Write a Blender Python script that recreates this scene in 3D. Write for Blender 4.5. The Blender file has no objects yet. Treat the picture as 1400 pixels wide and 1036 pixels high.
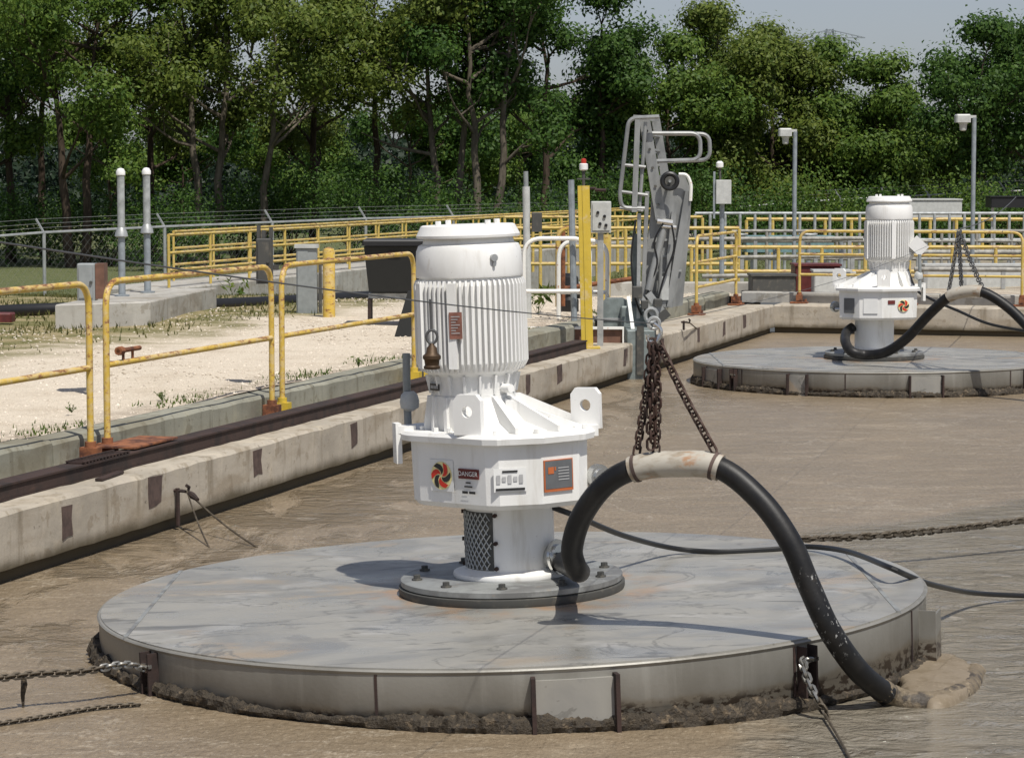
import bpy, math, random
import numpy as np
from mathutils import Vector, Matrix, noise as mnoise
R = math.radians
rnd = random.Random(7)
scn = bpy.context.scene
col = scn.collection

# ------------------------------------------------------------------ camera, sky, sun, exposure
FPX, YH, HC = 3500.0, 240.0, 2.8            # focal length in photo pixels, horizon row, eye height above the sludge
TH = math.atan((518 - YH) / FPX)
cam_d = bpy.data.cameras.new('camera'); cam = bpy.data.objects.new('camera', cam_d); col.objects.link(cam)
cam.location = (0, 0, HC); cam.rotation_euler = (R(90) - TH, 0, 0)
cam_d.sensor_width = 36; cam_d.lens = 36 * FPX / 1400; cam_d.clip_start = .1; cam_d.clip_end = 3000
scn.camera = cam

SUN_EL, SUN_AZ = 61, 28                      # sun behind the camera, a little to its right
wd = bpy.data.worlds.new('World'); scn.world = wd; wd.use_nodes = True
wn = wd.node_tree; wn.nodes.clear()
sky = wn.nodes.new('ShaderNodeTexSky'); sky.sky_type = 'NISHITA'; sky.sun_disc = False
sky.sun_elevation = R(SUN_EL); sky.sun_rotation = R(180 - SUN_AZ)
sky.air_density = 1.0; sky.dust_density = 1.2; sky.ozone_density = 1.0; sky.altitude = 100
hs = wn.nodes.new('ShaderNodeHueSaturation'); hs.inputs['Saturation'].default_value = .52
bg = wn.nodes.new('ShaderNodeBackground'); bg.inputs[1].default_value = .085
wo = wn.nodes.new('ShaderNodeOutputWorld')
tint = wn.nodes.new('ShaderNodeMix'); tint.data_type = 'RGBA'; tint.blend_type = 'MULTIPLY'; tint.inputs[0].default_value = 1; tint.inputs[7].default_value = (.93, .96, 1.08, 1)   # thin high haze
wn.links.new(sky.outputs[0], hs.inputs['Color']); wn.links.new(hs.outputs[0], tint.inputs[6]); wn.links.new(tint.outputs[2], bg.inputs[0]); wn.links.new(bg.outputs[0], wo.inputs[0])
sd = bpy.data.lights.new('sun', 'SUN'); sd.energy = 4.8; sd.angle = R(.53); sd.color = (1, .955, .88)
so = bpy.data.objects.new('sun', sd); col.objects.link(so)
travel = Vector((-math.sin(R(SUN_AZ)) * math.cos(R(SUN_EL)), math.cos(R(SUN_AZ)) * math.cos(R(SUN_EL)), -math.sin(R(SUN_EL))))
so.rotation_euler = travel.to_track_quat('-Z', 'Y').to_euler(); so.location = (0, 0, 40)
scn.view_settings.view_transform = 'Standard'; scn.view_settings.look = 'None'
scn.view_settings.exposure = 0.0; scn.view_settings.gamma = 1
scn.cycles.max_bounces = 6; scn.cycles.diffuse_bounces = 3; scn.cycles.glossy_bounces = 3
scn.cycles.transmission_bounces = 4; scn.cycles.transparent_max_bounces = 8

# ------------------------------------------------------------------ measuring helpers (survey of the place)
ct, st = math.cos(TH), math.sin(TH)
def ray(u, v):
    cx, cy = (u - 700) / FPX, -(v - 518) / FPX
    return Vector((cx, ct + cy * st, -st + cy * ct))
def at(u, v, Y):
    r = ray(u, v); return Vector((0, 0, HC)) + r * (Y / r.y)
def on(u, v, z):
    r = ray(u, v); return Vector((0, 0, HC)) + r * ((z - HC) / r.z)
WA = on(0, 802, 0); WC = on(1058, 455, 0)
WD = (WC - WA); WL = WD.length; WD.normalize(); WN = Vector((-WD.y, WD.x, 0)); WANG = math.atan2(WD.y, WD.x)
def W(s, n, z=0): return WA + WD * s + WN * n + Vector((0, 0, z))
def s_at(u, n, z=.6):
    lo, hi = -15.0, 400.0
    for _ in range(60):
        m = (lo + hi) / 2; p = W(m, n, z); a = p.y * ct - (p.z - HC) * st
        if 700 + FPX * p.x / a < u: lo = m
        else: hi = m
    return lo
def sst(a, b, x):
    t = min(1, max(0, (x - a) / (b - a))); return t * t * (3 - 2 * t)
def gz(X, Y):                                # terrain height
    w = sst(0, 14, X)
    left = .72 - 1.6 * sst(40, 78, Y) + .5 * sst(90, 130, Y)
    right = .62 - .5 * sst(60, 100, Y)
    return left * (1 - w) + right * w

# ------------------------------------------------------------------ mesh helpers
def catmull(pts, k=8):
    pts = [Vector(p) for p in pts]; out = []
    for i in range(len(pts) - 1):
        p0 = pts[max(i - 1, 0)]; p1 = pts[i]; p2 = pts[i + 1]; p3 = pts[min(i + 2, len(pts) - 1)]
        for j in range(k):
            t = j / k
            out.append(.5 * ((2 * p1) + (p2 - p0) * t + (2 * p0 - 5 * p1 + 4 * p2 - p3) * t * t + (-p0 + 3 * p1 - 3 * p2 + p3) * t ** 3))
    out.append(pts[-1]); return out
def round_path(pts, r, k=5):                 # polyline with rounded corners
    pts = [Vector(p) for p in pts]; out = [pts[0]]
    for i in range(1, len(pts) - 1):
        a, b, c = pts[i - 1], pts[i], pts[i + 1]
        rr = min(r, (a - b).length * .49, (c - b).length * .49)
        p, q = b + (a - b).normalized() * rr, b + (c - b).normalized() * rr
        for j in range(k + 1):
            t = j / k; out.append(p * (1 - t) ** 2 + b * 2 * t * (1 - t) + q * t * t)
    out.append(pts[-1]); return out
def rootm(o):
    while o.parent: o = o.parent
    return o.matrix_basis.copy()
class MB:
    def __init__(s): s.v = []; s.f = []
    def add(s, vs, fs):
        b = len(s.v); s.v += [Vector(v) for v in vs]; s.f += [[i + b for i in f] for f in fs]; return s
    def box(s, x0, x1, y0, y1, z0, z1, c=0.0, M=None):
        if c <= 0:
            vs = [Vector(p) for p in ((x0, y0, z0), (x1, y0, z0), (x1, y1, z0), (x0, y1, z0), (x0, y0, z1), (x1, y0, z1), (x1, y1, z1), (x0, y1, z1))]
            fs = [(0, 3, 2, 1), (4, 5, 6, 7), (0, 1, 5, 4), (1, 2, 6, 5), (2, 3, 7, 6), (3, 0, 4, 7)]
        else:                                # chamfered top edge and uprights
            def ring(i, z): return [(x0 + i, y0 + i * 0 + c, z), (x0 + c, y0 + i, z), (x1 - c, y0 + i, z), (x1 - i, y0 + c, z), (x1 - i, y1 - c, z), (x1 - c, y1 - i, z), (x0 + c, y1 - i, z), (x0 + i, y1 - c, z)]
            vs = [Vector(p) for p in ring(0, z0) + ring(0, z1 - c) + ring(c * .7, z1)]
            fs = [tuple(range(7, -1, -1)), tuple(range(16, 24))]
            for k in (0, 8):
                for i in range(8): fs.append((k + i, k + (i + 1) % 8, k + 8 + (i + 1) % 8, k + 8 + i))
        if M is not None: vs = [M @ v for v in vs]
        return s.add(vs, fs)
    def bar(s, p, q, w, h, up=(0, 0, 1)):     # rectangular bar from p to q
        p, q = Vector(p), Vector(q); d = (q - p).normalized(); up = Vector(up)
        sd = d.cross(up)
        if sd.length < 1e-4: sd = d.cross(Vector((0, 1, 0)))
        sd.normalize(); uu = sd.cross(d).normalized()
        vs = [b + sd * (i * w / 2) + uu * (j * h / 2) for b in (p, q) for i, j in ((-1, -1), (1, -1), (1, 1), (-1, 1))]
        return s.add(vs, [(3, 2, 1, 0), (4, 5, 6, 7), (0, 1, 5, 4), (1, 2, 6, 5), (2, 3, 7, 6), (3, 0, 4, 7)])
    def tube(s, pts, r, n=8, closed=False):
        pts = [Vector(p) for p in pts]; m = len(pts)
        rs = r if isinstance(r, (list, tuple)) else [r] * m
        t0 = (pts[1] - pts[0]).normalized(); nrm = t0.orthogonal().normalized(); vs = []
        for i in range(m):
            if closed: t = (pts[(i + 1) % m] - pts[i - 1])
            else: t = pts[min(i + 1, m - 1)] - pts[max(i - 1, 0)]
            t.normalize(); nrm = (nrm - t * nrm.dot(t)).normalized(); bb = t.cross(nrm)
            for j in range(n):
                a = 2 * math.pi * j / n; vs.append(pts[i] + (nrm * math.cos(a) + bb * math.sin(a)) * rs[i])
        fs = []
        for i in range(m if closed else m - 1):
            i2 = (i + 1) % m
            for j in range(n): fs.append((i * n + j, i * n + (j + 1) % n, i2 * n + (j + 1) % n, i2 * n + j))
        if not closed: fs += [tuple(range(n - 1, -1, -1)), tuple(range((m - 1) * n, m * n))]
        return s.add(vs, fs)
    def cyl(s, p, q, r, n=12, r2=None): return s.tube([p, q], [r, r if r2 is None else r2], n)
    def lathe(s, prof, n=32, c=(0, 0, 0), cap=True):
        vs = [(c[0] + r * math.cos(2 * math.pi * j / n), c[1] + r * math.sin(2 * math.pi * j / n), c[2] + z) for r, z in prof for j in range(n)]
        fs = [(i * n + j, i * n + (j + 1) % n, (i + 1) * n + (j + 1) % n, (i + 1) * n + j) for i in range(len(prof) - 1) for j in range(n)]
        if cap: fs += [tuple(range(n - 1, -1, -1)), tuple(range((len(prof) - 1) * n, len(prof) * n))]
        return s.add(vs, fs)
    def loft(s, rings, cap=True):
        n = len(rings[0]); vs = [p for rg in rings for p in rg]
        fs = [(i * n + j, i * n + (j + 1) % n, (i + 1) * n + (j + 1) % n, (i + 1) * n + j) for i in range(len(rings) - 1) for j in range(n)]
        if cap: fs += [tuple(range(n - 1, -1, -1)), tuple(range((len(rings) - 1) * n, len(rings) * n))]
        return s.add(vs, fs)
    def prism(s, poly, z0, z1): return s.loft([[(x, y, z0) for x, y in poly], [(x, y, z1) for x, y in poly]])
    def plate(s, poly, o, ex, ey, th, hole=None):   # flat plate in the plane (ex, ey) at o, with an optional round hole (cx, cy, r)
        o, ex, ey = Vector(o), Vector(ex).normalized(), Vector(ey).normalized(); nz = ex.cross(ey).normalized()
        P = lambda x, y, k: o + ex * x + ey * y + nz * (th * (k - .5))
        if not hole:
            return s.loft([[P(x, y, 0) for x, y in poly], [P(x, y, 1) for x, y in poly]])
        hx, hy, hr = hole; n = len(poly) * 4; outer = []; inner = []
        ring = []
        for i in range(len(poly)):
            a, b = poly[i], poly[(i + 1) % len(poly)]
            for j in range(4): t = j / 4; ring.append((a[0] + (b[0] - a[0]) * t, a[1] + (b[1] - a[1]) * t))
        hol = []
        for x, y in ring:
            a = math.atan2(y - hy, x - hx); hol.append((hx + hr * math.cos(a), hy + hr * math.sin(a)))
        rings = [[P(x, y, 0) for x, y in hol], [P(x, y, 0) for x, y in ring], [P(x, y, 1) for x, y in ring], [P(x, y, 1) for x, y in hol]]
        return s.loft(rings + [rings[0]], cap=False)
    def build(s, name, m, parent=None, world=False, smooth=40):
        me = bpy.data.meshes.new(name); vs = s.v
        if world and parent is not None:
            mi = rootm(parent).inverted(); vs = [mi @ v for v in vs]
        me.from_pydata([tuple(v) for v in vs], [], s.f); me.validate(); me.update()
        if smooth:
            me.polygons.foreach_set('use_smooth', [True] * len(me.polygons)); me.set_sharp_from_angle(angle=R(smooth))
        import bmesh as _b
        bm = _b.new(); bm.from_mesh(me); _b.ops.recalc_face_normals(bm, faces=bm.faces); bm.to_mesh(me); bm.free()
        me.materials.append(m); o = bpy.data.objects.new(name, me); col.objects.link(o)
        if parent is not None: o.parent = parent
        return o
def tag(o, label=None, cat=None, group=None, kind=None):
    for k, v in (('label', label), ('category', cat), ('group', group), ('kind', kind)):
        if v: o[k] = v
    return o
def root(name, label, cat, loc=(0, 0, 0), rz=0, group=None, rot=None):
    o = bpy.data.objects.new(name, None); col.objects.link(o); o.location = loc
    o.rotation_euler = rot or (0, 0, rz); o.empty_display_size = .2
    return tag(o, label, cat, group)
def inst(o, name, parent, M=None, loc=None):
    c = bpy.data.objects.new(name, o.data); col.objects.link(c); c.parent = parent
    if M is not None: c.matrix_basis = M
    if loc is not None: c.location = loc
    return c

# ------------------------------------------------------------------ materials
def node(nt, t, **k):
    n = nt.nodes.new(t)
    for a, b in k.items():
        if a in n.inputs: n.inputs[a].default_value = b
        else: setattr(n, a, b)
    return n
class Mat:
    def __init__(s, name, base, rough=.6, metal=0.0, spec=.5, world=False, scale=(1, 1, 1)):
        s.m = bpy.data.materials.new(name); s.m.use_nodes = True; s.nt = s.m.node_tree; s.b = s.nt.nodes['Principled BSDF']
        s.b.inputs['Roughness'].default_value = rough; s.b.inputs['Metallic'].default_value = metal
        s.b.inputs['Specular IOR Level'].default_value = spec
        if world: s.co = node(s.nt, 'ShaderNodeNewGeometry').outputs['Position']
        else: s.co = node(s.nt, 'ShaderNodeTexCoord').outputs['Object']
        rgb = node(s.nt, 'ShaderNodeRGB'); rgb.outputs[0].default_value = (*base, 1); s.c = rgb.outputs[0]
        s.h = None
    def mapped(s, sc):
        if isinstance(sc, (int, float)): sc = (sc, sc, sc)
        mp = node(s.nt, 'ShaderNodeMapping'); mp.inputs['Scale'].default_value = sc; s.nt.links.new(s.co, mp.inputs[0]); return mp.outputs[0]
    def noise(s, sc, detail=5, rough=.6, dist=0.0):
        n = node(s.nt, 'ShaderNodeTexNoise', Scale=1.0, Detail=detail, Roughness=rough, Distortion=dist)
        s.nt.links.new(s.mapped(sc), n.inputs['Vector']); return n.outputs['Fac']
    def vor(s, sc, feature='F1'):
        n = node(s.nt, 'ShaderNodeTexVoronoi', Scale=1.0, feature=feature); s.nt.links.new(s.mapped(sc), n.inputs['Vector']); return n.outputs['Distance']
    def ramp(s, f, lo, hi, a=0.0, b=1.0):
        n = node(s.nt, 'ShaderNodeMapRange'); n.interpolation_type = 'SMOOTHSTEP'
        for i, x in zip((1, 2, 3, 4), (lo, hi, a, b)): n.inputs[i].default_value = x
        s.nt.links.new(f, n.inputs[0]); return n.outputs[0]
    def math(s, op, a, b=0.0):
        n = node(s.nt, 'ShaderNodeMath', operation=op)
        for i, x in enumerate((a, b)):
            if isinstance(x, (int, float)): n.inputs[i].default_value = x
            else: s.nt.links.new(x, n.inputs[i])
        return n.outputs[0]
    def axis(s, i):
        n = node(s.nt, 'ShaderNodeSeparateXYZ'); s.nt.links.new(s.co, n.inputs[0]); return n.outputs[i]
    def mix(s, f, c2, blend='MIX'):
        n = node(s.nt, 'ShaderNodeMix', data_type='RGBA', blend_type=blend)
        if isinstance(f, (int, float)): n.inputs[0].default_value = f
        else: s.nt.links.new(f, n.inputs[0])
        s.nt.links.new(s.c, n.inputs[6])
        if isinstance(c2, tuple): n.inputs[7].default_value = (*c2, 1)
        else: s.nt.links.new(c2, n.inputs[7])
        s.c = n.outputs[2]; return s
    def var(s, c2, sc, lo=.4, hi=.65, amt=1.0, **k): return s.mix(s.ramp(s.noise(sc, **k), lo, hi, 0, amt), c2)
    def bump(s, f, strength=.3, dist=.01):
        n = node(s.nt, 'ShaderNodeBump', Strength=strength, Distance=dist); s.nt.links.new(f, n.inputs['Height'])
        if s.h is not None: s.nt.links.new(s.h, n.inputs['Normal'])
        s.h = n.outputs[0]; return s
    def rough(s, f): s.nt.links.new(f, s.b.inputs['Roughness']); return s
    def done(s):
        s.nt.links.new(s.c, s.b.inputs['Base Color'])
        if s.h is not None: s.nt.links.new(s.h, s.b.inputs['Normal'])
        return s.m
def flat(name, c, rough=.5, metal=0.0, v=.15):
    m = Mat(name, c, rough, metal); m.var(tuple(x * (1 - v) for x in c), 9, .35, .65); return m.done()

MT = {}
m = Mat('white_paint', (.78, .775, .75), .42)
m.var((.66, .65, .61), (2.5, 2.5, 1.0), .42, .7, .75, detail=8).var((.50, .47, .41), (11, 11, 1.6), .56, .74, .5, detail=7).var((.36, .28, .19), (7, 7, 2.2), .66, .78, .65, detail=8).var((.22, .15, .10), 48, .70, .76, .7)
m.rough(m.ramp(m.noise(5, 5), .3, .7, .32, .6)); m.bump(m.noise(140, 3), .2, .003); MT['white'] = m.done()
m = Mat('white_rail_paint', (.78, .77, .72), .45); m.var((.45, .22, .1), 18, .62, .7, .8); MT['white_rail'] = m.done()
def yellow(name, base, lo, hi):
    m = Mat(name, base, .5); m.var(tuple(x * .8 for x in base), 5, .4, .7, .6)
    m.var((.62, .5, .3), 7, .52, .66, .55)
    g = node(m.nt, 'ShaderNodeNewGeometry'); sx = node(m.nt, 'ShaderNodeSeparateXYZ'); m.nt.links.new(g.outputs['Normal'], sx.inputs[0]); nz = m.math('MULTIPLY', sx.outputs[2], .07)
    f1 = m.math('ADD', m.noise((2.6, 9, 9), 9, .75), nz); f2 = m.math('ADD', m.noise((5, 14, 14), 9, .78), nz)
    m.mix(m.ramp(f1, lo, hi + .05, 0, .6), (.58, .46, .26)); m.mix(m.ramp(f2, lo + .06, hi + .06, 0, .9), (.26, .11, .05)); m.mix(m.ramp(f2, lo + .12, hi + .12, 0, .8), (.10, .04, .025))
    m.bump(m.noise(60, 4), .25, .003); return m.done()
MT['yellow'] = yellow('chipped_yellow_paint', (.60, .41, .065), .465, .55)
MT['yellow_new'] = yellow('yellow_paint', (.58, .42, .05), .57, .65)
MT['yellow_pale'] = yellow('faded_yellow_paint', (.55, .40, .09), .50, .58)
m = Mat('rust', (.25, .095, .04), .85); m.var((.08, .03, .018), 8, .4, .65).var((.36, .14, .06), 22, .55, .72, .8); m.bump(m.noise(50, 5), .5, .006); MT['rust'] = m.done()
m = Mat('dark_rust', (.042, .023, .018), .85); m.var((.022, .014, .012), 5, .4, .65).var((.10, .055, .036), (3, 14, 14), .6, .78, .6); m.bump(m.noise(40, 5), .5, .006); MT['dark_rust'] = m.done()
m = Mat('red_rust_paint', (.35, .10, .05), .7); m.var((.16, .06, .03), 9, .45, .65); MT['red_rail'] = m.done()
def concrete(name, base, streak=.5, wet=False):
    m = Mat(name, base, .9, spec=.25)
    m.var(tuple(x * .72 for x in base), 1.3, .38, .7, .8, detail=8)
    m.var((base[0] * 1.18, base[1] * 1.15, base[2] * 1.08), 3.7, .5, .75, .7)
    m.var((base[0] * .5, base[1] * .47, base[2] * .42), (5, 5, .5), .52, .72, streak)
    m.var((base[0] * 1.35, base[1] * 1.35, base[2] * 1.33), (2.2, 2.2, .35), .58, .7, .5)
    m.var((base[0] * .62, base[1] * .56, base[2] * .48), (.8, .8, 2.5), .5, .66, .6, detail=8)
    m.var((.10, .085, .065), 16, .62, .72, .8, detail=6).var((base[0] * .55, base[1] * .5, base[2] * .43), 4.5, .56, .62, .55, detail=9)
    if wet:
        z = m.axis(2); w = m.math('ADD', z, m.math('MULTIPLY', m.noise((2.5, 2.5, 1)), .12))
        m.mix(m.ramp(w, .27, .15), (.095, .078, .05))
    m.bump(m.noise(9, 8, .7), .35, .02).bump(m.noise(120, 3), .3, .003); return m.done()
MT['conc_wall'] = concrete('tan_concrete', (.43, .385, .315), .85, True)
MT['conc_curb'] = concrete('grey_green_concrete', (.27, .265, .215), .9)
MT['conc'] = concrete('grey_concrete', (.40, .385, .35), .5)
# gravel and grass
m = Mat('gravel_ground', (.64, .56, .45), .95, spec=.15, world=True)
m.var((.50, .42, .32), 1.2, .42, .7, .7, detail=8).var((.72, .64, .52), 14, .5, .72, .7, detail=3).var((.25, .20, .145), 30, .6, .72, .6, detail=3)
px, py = m.axis(0), m.axis(1)
nn = m.math('ADD', m.math('MULTIPLY', m.math('SUBTRACT', px, WA.x), -WD.y), m.math('MULTIPLY', m.math('SUBTRACT', py, WA.y), WD.x))
nj = m.math('ADD', nn, m.math('MULTIPLY', m.noise(.55, 6), 3.4))
dirt = m.ramp(nj, 6.4, 8.2)
m.mix(dirt, (.30, .245, .13)); f = m.math('MULTIPLY', dirt, m.ramp(m.noise(1.1, 7), .4, .62)); m.mix(f, (.12, .12, .035))
far = m.ramp(py, 44, 60); m.mix(m.math('MULTIPLY', far, .9), (.07, .095, .03))
m.mix(m.math('MULTIPLY', m.ramp(nn, 1.9, 1.15), m.ramp(m.noise(4), .35, .6)), (.36, .30, .235))
m.var((.30, .25, .18), 55, .56, .66, .55, detail=2).var((.8, .74, .64), 70, .6, .7, .5, detail=2); m.bump(m.noise(12, 6, .7), .7, .04).bump(m.vor(45), .6, .02); MT['ground'] = m.done()
# sludge
m = Mat('brown_sludge', (.255, .197, .130), .6, spec=.5, world=True)
m.var((.20, .155, .10), (.5, .9, 1), .35, .7, .75, detail=8, dist=.8).var((.315, .255, .178), (2.2, 3.5, 1), .5, .72, .6, detail=6)
px, py = m.axis(0), m.axis(1); jit = m.math('MULTIPLY', m.math('SUBTRACT', m.noise((.5, .35, 1), 6, .65), .5), 3.4)
a1 = m.math('SUBTRACT', m.math('ADD', px, jit), m.math('ADD', m.math('MULTIPLY', m.math('SUBTRACT', py, 12.9), .14), 1.2))
a2 = m.math('SUBTRACT', m.math('ADD', m.math('MULTIPLY', m.math('SUBTRACT', px, 2.5), .95), m.math('ADD', 20.2, m.math('MULTIPLY', jit, .4))), py)
wet = m.math('MULTIPLY', m.ramp(a1, -.2, .4), m.ramp(a2, -.2, .4))
nn = m.math('ADD', m.math('MULTIPLY', m.math('SUBTRACT', px, WA.x), -WD.y), m.math('MULTIPLY', m.math('SUBTRACT', py, WA.y), WD.x))
edge = m.math('MULTIPLY', m.ramp(m.math('ADD', nn, m.math('MULTIPLY', jit, .35)), -2.6, -.9), m.ramp(m.noise((1.3, .55, 1), 5, .6, .7), .44, .52))
edge = m.math('MULTIPLY', edge, m.ramp(py, 44, 30))
wet2 = m.math('MAXIMUM', wet, m.math('MULTIPLY', edge, .8)); dry = m.math('SUBTRACT', 1.0, m.math('MULTIPLY', wet2, .85))
fine = m.noise((34, 15, 34), 3, .75); fine2 = m.noise((11, 5.5, 11), 5, .75)
s1 = m.noise((.45, .6, 1), 6, .6, 1.0); scum = m.math('MULTIPLY', m.ramp(s1, .484, .498), m.ramp(s1, .512, .5)); s2 = m.noise((.8, 1.1, 1), 5, .6, 1.4)
m.mix(m.math('MULTIPLY', dry, m.ramp(s2, .44, .56, 0, .55)), (.20, .155, .102))
m.mix(m.math('MULTIPLY', dry, m.ramp(fine, .54, .70, 0, .6)), (.39, .325, .235)); m.mix(m.math('MULTIPLY', dry, m.ramp(fine, .46, .32, 0, .6)), (.135, .102, .066))
m.mix(m.math('MULTIPLY', dry, m.ramp(fine2, .55, .69, 0, .55)), (.15, .11, .068)); m.mix(m.math('MULTIPLY', dry, m.ramp(fine2, .44, .32, 0, .35)), (.35, .28, .195)); m.mix(m.math('MULTIPLY', scum, m.ramp(fine, .42, .55, .05, .4)), (.46, .40, .31))
m.mix(m.math('MULTIPLY', wet, .85), (.20, .18, .142)); m.mix(m.math('MULTIPLY', edge, .6), (.165, .128, .082))
m.mix(m.math('MULTIPLY', wet2, m.ramp(m.noise((1.7, 2.6, 1), 7, .65, 1.2), .52, .66, 0, .55)), (.14, .115, .08))
m.mix(m.math('MULTIPLY', wet2, m.ramp(m.noise((3.0, 4.0, 1), 6, .7, 1.0), .58, .66, 0, .55)), (.40, .365, .30))
m.rough(m.ramp(wet2, 0, 1, .30, .09))
rip = m.noise((3.2, 4.4, 1), 5, .62, .8); m.bump(m.math('MULTIPLY', rip, wet2), 1.0, .10)
m.bump(m.math('MULTIPLY', fine2, dry), .6, .04).bump(m.math('MULTIPLY', fine, dry), .6, .014).bump(m.noise((.9, 1.2, 1), 5, .6, .5), .5, .14); MT['sludge'] = m.done()
m = Mat('tan_foam', (.21, .17, .12), .6, spec=.3); m.var((.16, .125, .08), 9, .4, .65, .8, detail=6).var((.30, .25, .18), 45, .55, .7, .6); m.bump(m.noise(30, 3), .3, .008); MT['foam'] = m.done()
m = Mat('sludge_crust', (.045, .034, .021), .75); m.var((.16, .12, .075), 22, .52, .7).var((.025, .02, .015), 35, .5, .68); m.bump(m.noise(60, 5), .9, .02); MT['crust'] = m.done()
# galvanised float
m = Mat('galvanised_deck', (.315, .303, .270), .5, .15, spec=.5)
m.var((.225, .222, .208), (.9, 1.5, 1), .42, .60, .75, detail=10, dist=1.0).var((.39, .38, .355), (1.5, 2.2, 1), .55, .67, .7, detail=10, dist=.8)
m.var((.36, .28, .19), (.8, 1.5, 1), .55, .68, .75, detail=8, dist=.6).var((.13, .128, .12), (1.0, 3.2, 1), .60, .67, .8, detail=10, dist=1.5).var((.15, .135, .12), 24, .66, .74, .7)
c1 = m.noise((.7, 1.1, 1), 7, .6, .9); m.mix(m.math('MULTIPLY', m.math('MULTIPLY', m.ramp(c1, .485, .497), m.ramp(c1, .513, .501)), .7), (.16, .155, .14))
c2 = m.noise((1.1, 1.6, 1), 6, .55, .4); m.mix(m.ramp(c2, .60, .615, 0, .5), (.21, .205, .195))
d = node(m.nt, 'ShaderNodeVectorMath', operation='LENGTH'); m.nt.links.new(m.co, d.inputs[0]); dn = m.math('ADD', d.outputs['Value'], m.math('MULTIPLY', m.noise(2.2), .9))
m.mix(m.math('MULTIPLY', m.ramp(dn, 1.55, .95), m.ramp(m.noise(3.5), .42, .62)), (.38, .24, .14))
m.rough(m.ramp(m.noise((1.2, 2.4, 1), 6), .35, .65, .24, .5)); m.bump(m.noise((1.6, 1.6, 1), 3), .25, .03).bump(m.noise(90, 3), .08, .002); MT['deck'] = m.done()
m = Mat('galvanised_skirt', (.29, .28, .25), .45, .3)
m.var((.185, .175, .15), (1.2, 1.2, .6), .4, .65, .8, detail=7).var((.36, .35, .315), (8, 8, .7), .52, .72, .6)
z = m.axis(2); zz = m.math('ADD', z, m.math('MULTIPLY', m.noise((3, 3, 5), 6), .13))
m.mix(m.ramp(zz, -.115, -.165, 0, .55), (.19, .155, .105)); m.mix(m.math('MULTIPLY', m.ramp(zz, -.135, -.19), m.ramp(m.noise((14, 14, 22), 5), .46, .54)), (.055, .04, .028))
m.bump(m.noise(40, 4), .2, .004); MT['skirt'] = m.done()
m = Mat('galvanised_steel', (.43, .44, .43), .45, .45); m.var((.31, .32, .32), 4, .4, .7).var((.52, .52, .5), 25, .5, .7, .5); m.bump(m.noise(50), .12, .003); MT['galv'] = m.done()
m = Mat('aluminium', (.34, .345, .335), .4, .35); m.var((.21, .215, .21), (4, 4, 1.5), .4, .7).var((.2, .19, .17), 14, .62, .76, .7); MT['alu'] = m.done()
m = Mat('flange_plate', (.30, .31, .30), .5, .3); m.var((.17, .17, .165), 5, .4, .65).var((.34, .24, .15), 11, .6, .75, .6); MT['flange'] = m.done()
m = Mat('rubber_gasket', (.06, .06, .055), .7); m.var((.12, .11, .09), 9, .5, .7); MT['gasket'] = m.done()
m = Mat('black_rubber', (.007, .007, .0075), .48, spec=.35); m.var((.016, .015, .014), 6, .4, .65); sc_ = m.math('MULTIPLY', m.ramp(m.noise((42, 42, 24), 6, .7), .585, .62), m.ramp(m.noise(2.2, 2), .48, .58)); sc_ = m.math('MULTIPLY', sc_, m.math('MULTIPLY', m.ramp(m.axis(2), .95, .65), m.ramp(m.axis(0), -1.0, -.7))); m.mix(m.math('MULTIPLY', sc_, .85), (.42, .42, .40)); m.var((.06, .05, .035), 9, .6, .75, .6); m.bump(m.noise(60, 4), .2, .003); MT['rubber'] = m.done()
m = Mat('black_cable', (.012, .012, .012), .4); MT['cable'] = m.done()
m = Mat('muddy_hose', (.16, .125, .08), .6); m.var((.05, .04, .03), 12, .45, .62).var((.3, .24, .16), 20, .55, .7); m.bump(m.noise(40, 5), .7, .015); MT['muddy'] = m.done()
m = Mat('sleeve_plastic', (.42, .39, .33), .55); m.var((.25, .2, .14), (5, 12, 12), .45, .68).var((.35, .17, .07), (7, 16, 16), .58, .72, .8); MT['sleeve'] = m.done()
MT['chrome'] = flat('bright_steel', (.62, .62, .6), .2, .9)
MT['wire'] = flat('steel_wire', (.10, .10, .10), .5, .4)
MT['chain_rust'] = flat('rusty_chain_steel', (.062, .033, .024), .7, .2, .5)
MT['chain_mud'] = flat('muddy_chain_steel', (.10, .08, .055), .7, .1, .6)
MT['chain_bright'] = flat('worn_chain_steel', (.36, .35, .32), .35, .7, .4)
MT['black'] = flat('black_plastic', (.012, .012, .013), .45)
MT['black_fabric'] = flat('black_rubber_sheet', (.010, .011, .010), .75)
MT['stain'] = flat('brown_steel_plate', (.105, .07, .058), .8, 0, .45)
MT['grey_box'] = flat('grey_painted_steel', (.27, .29, .29), .5)
MT['grey_pale'] = flat('pale_grey_enclosure', (.50, .51, .49), .5)
MT['brown_box'] = flat('brown_board', (.17, .085, .055), .7, 0, .35)
MT['beige'] = flat('muted_beige_grey_steel', (.34, .33, .295), .6, .1, .4)
MT['green_grey'] = flat('grey_green_paint', (.21, .245, .24), .55, .1, .3)
MT['blue_grey'] = flat('blue_grey_steel', (.30, .335, .36), .5, .2, .25)
MT['pale_rail'] = flat('pale_galvanised_rail', (.42, .44, .44), .5, .2, .35)
MT['red'] = flat('red_lens', (.42, .03, .01), .3)
MT['white_plastic'] = flat('white_plastic', (.80, .80, .78), .4)
MT['brass'] = flat('dirty_brass', (.085, .05, .024), .55, .4, .5)
MT['maroon'] = flat('maroon_paint', (.13, .025, .022), .5, 0, .4)
MT['teal'] = flat('blue_green_paint', (.18, .30, .31), .6, 0, .3)
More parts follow.
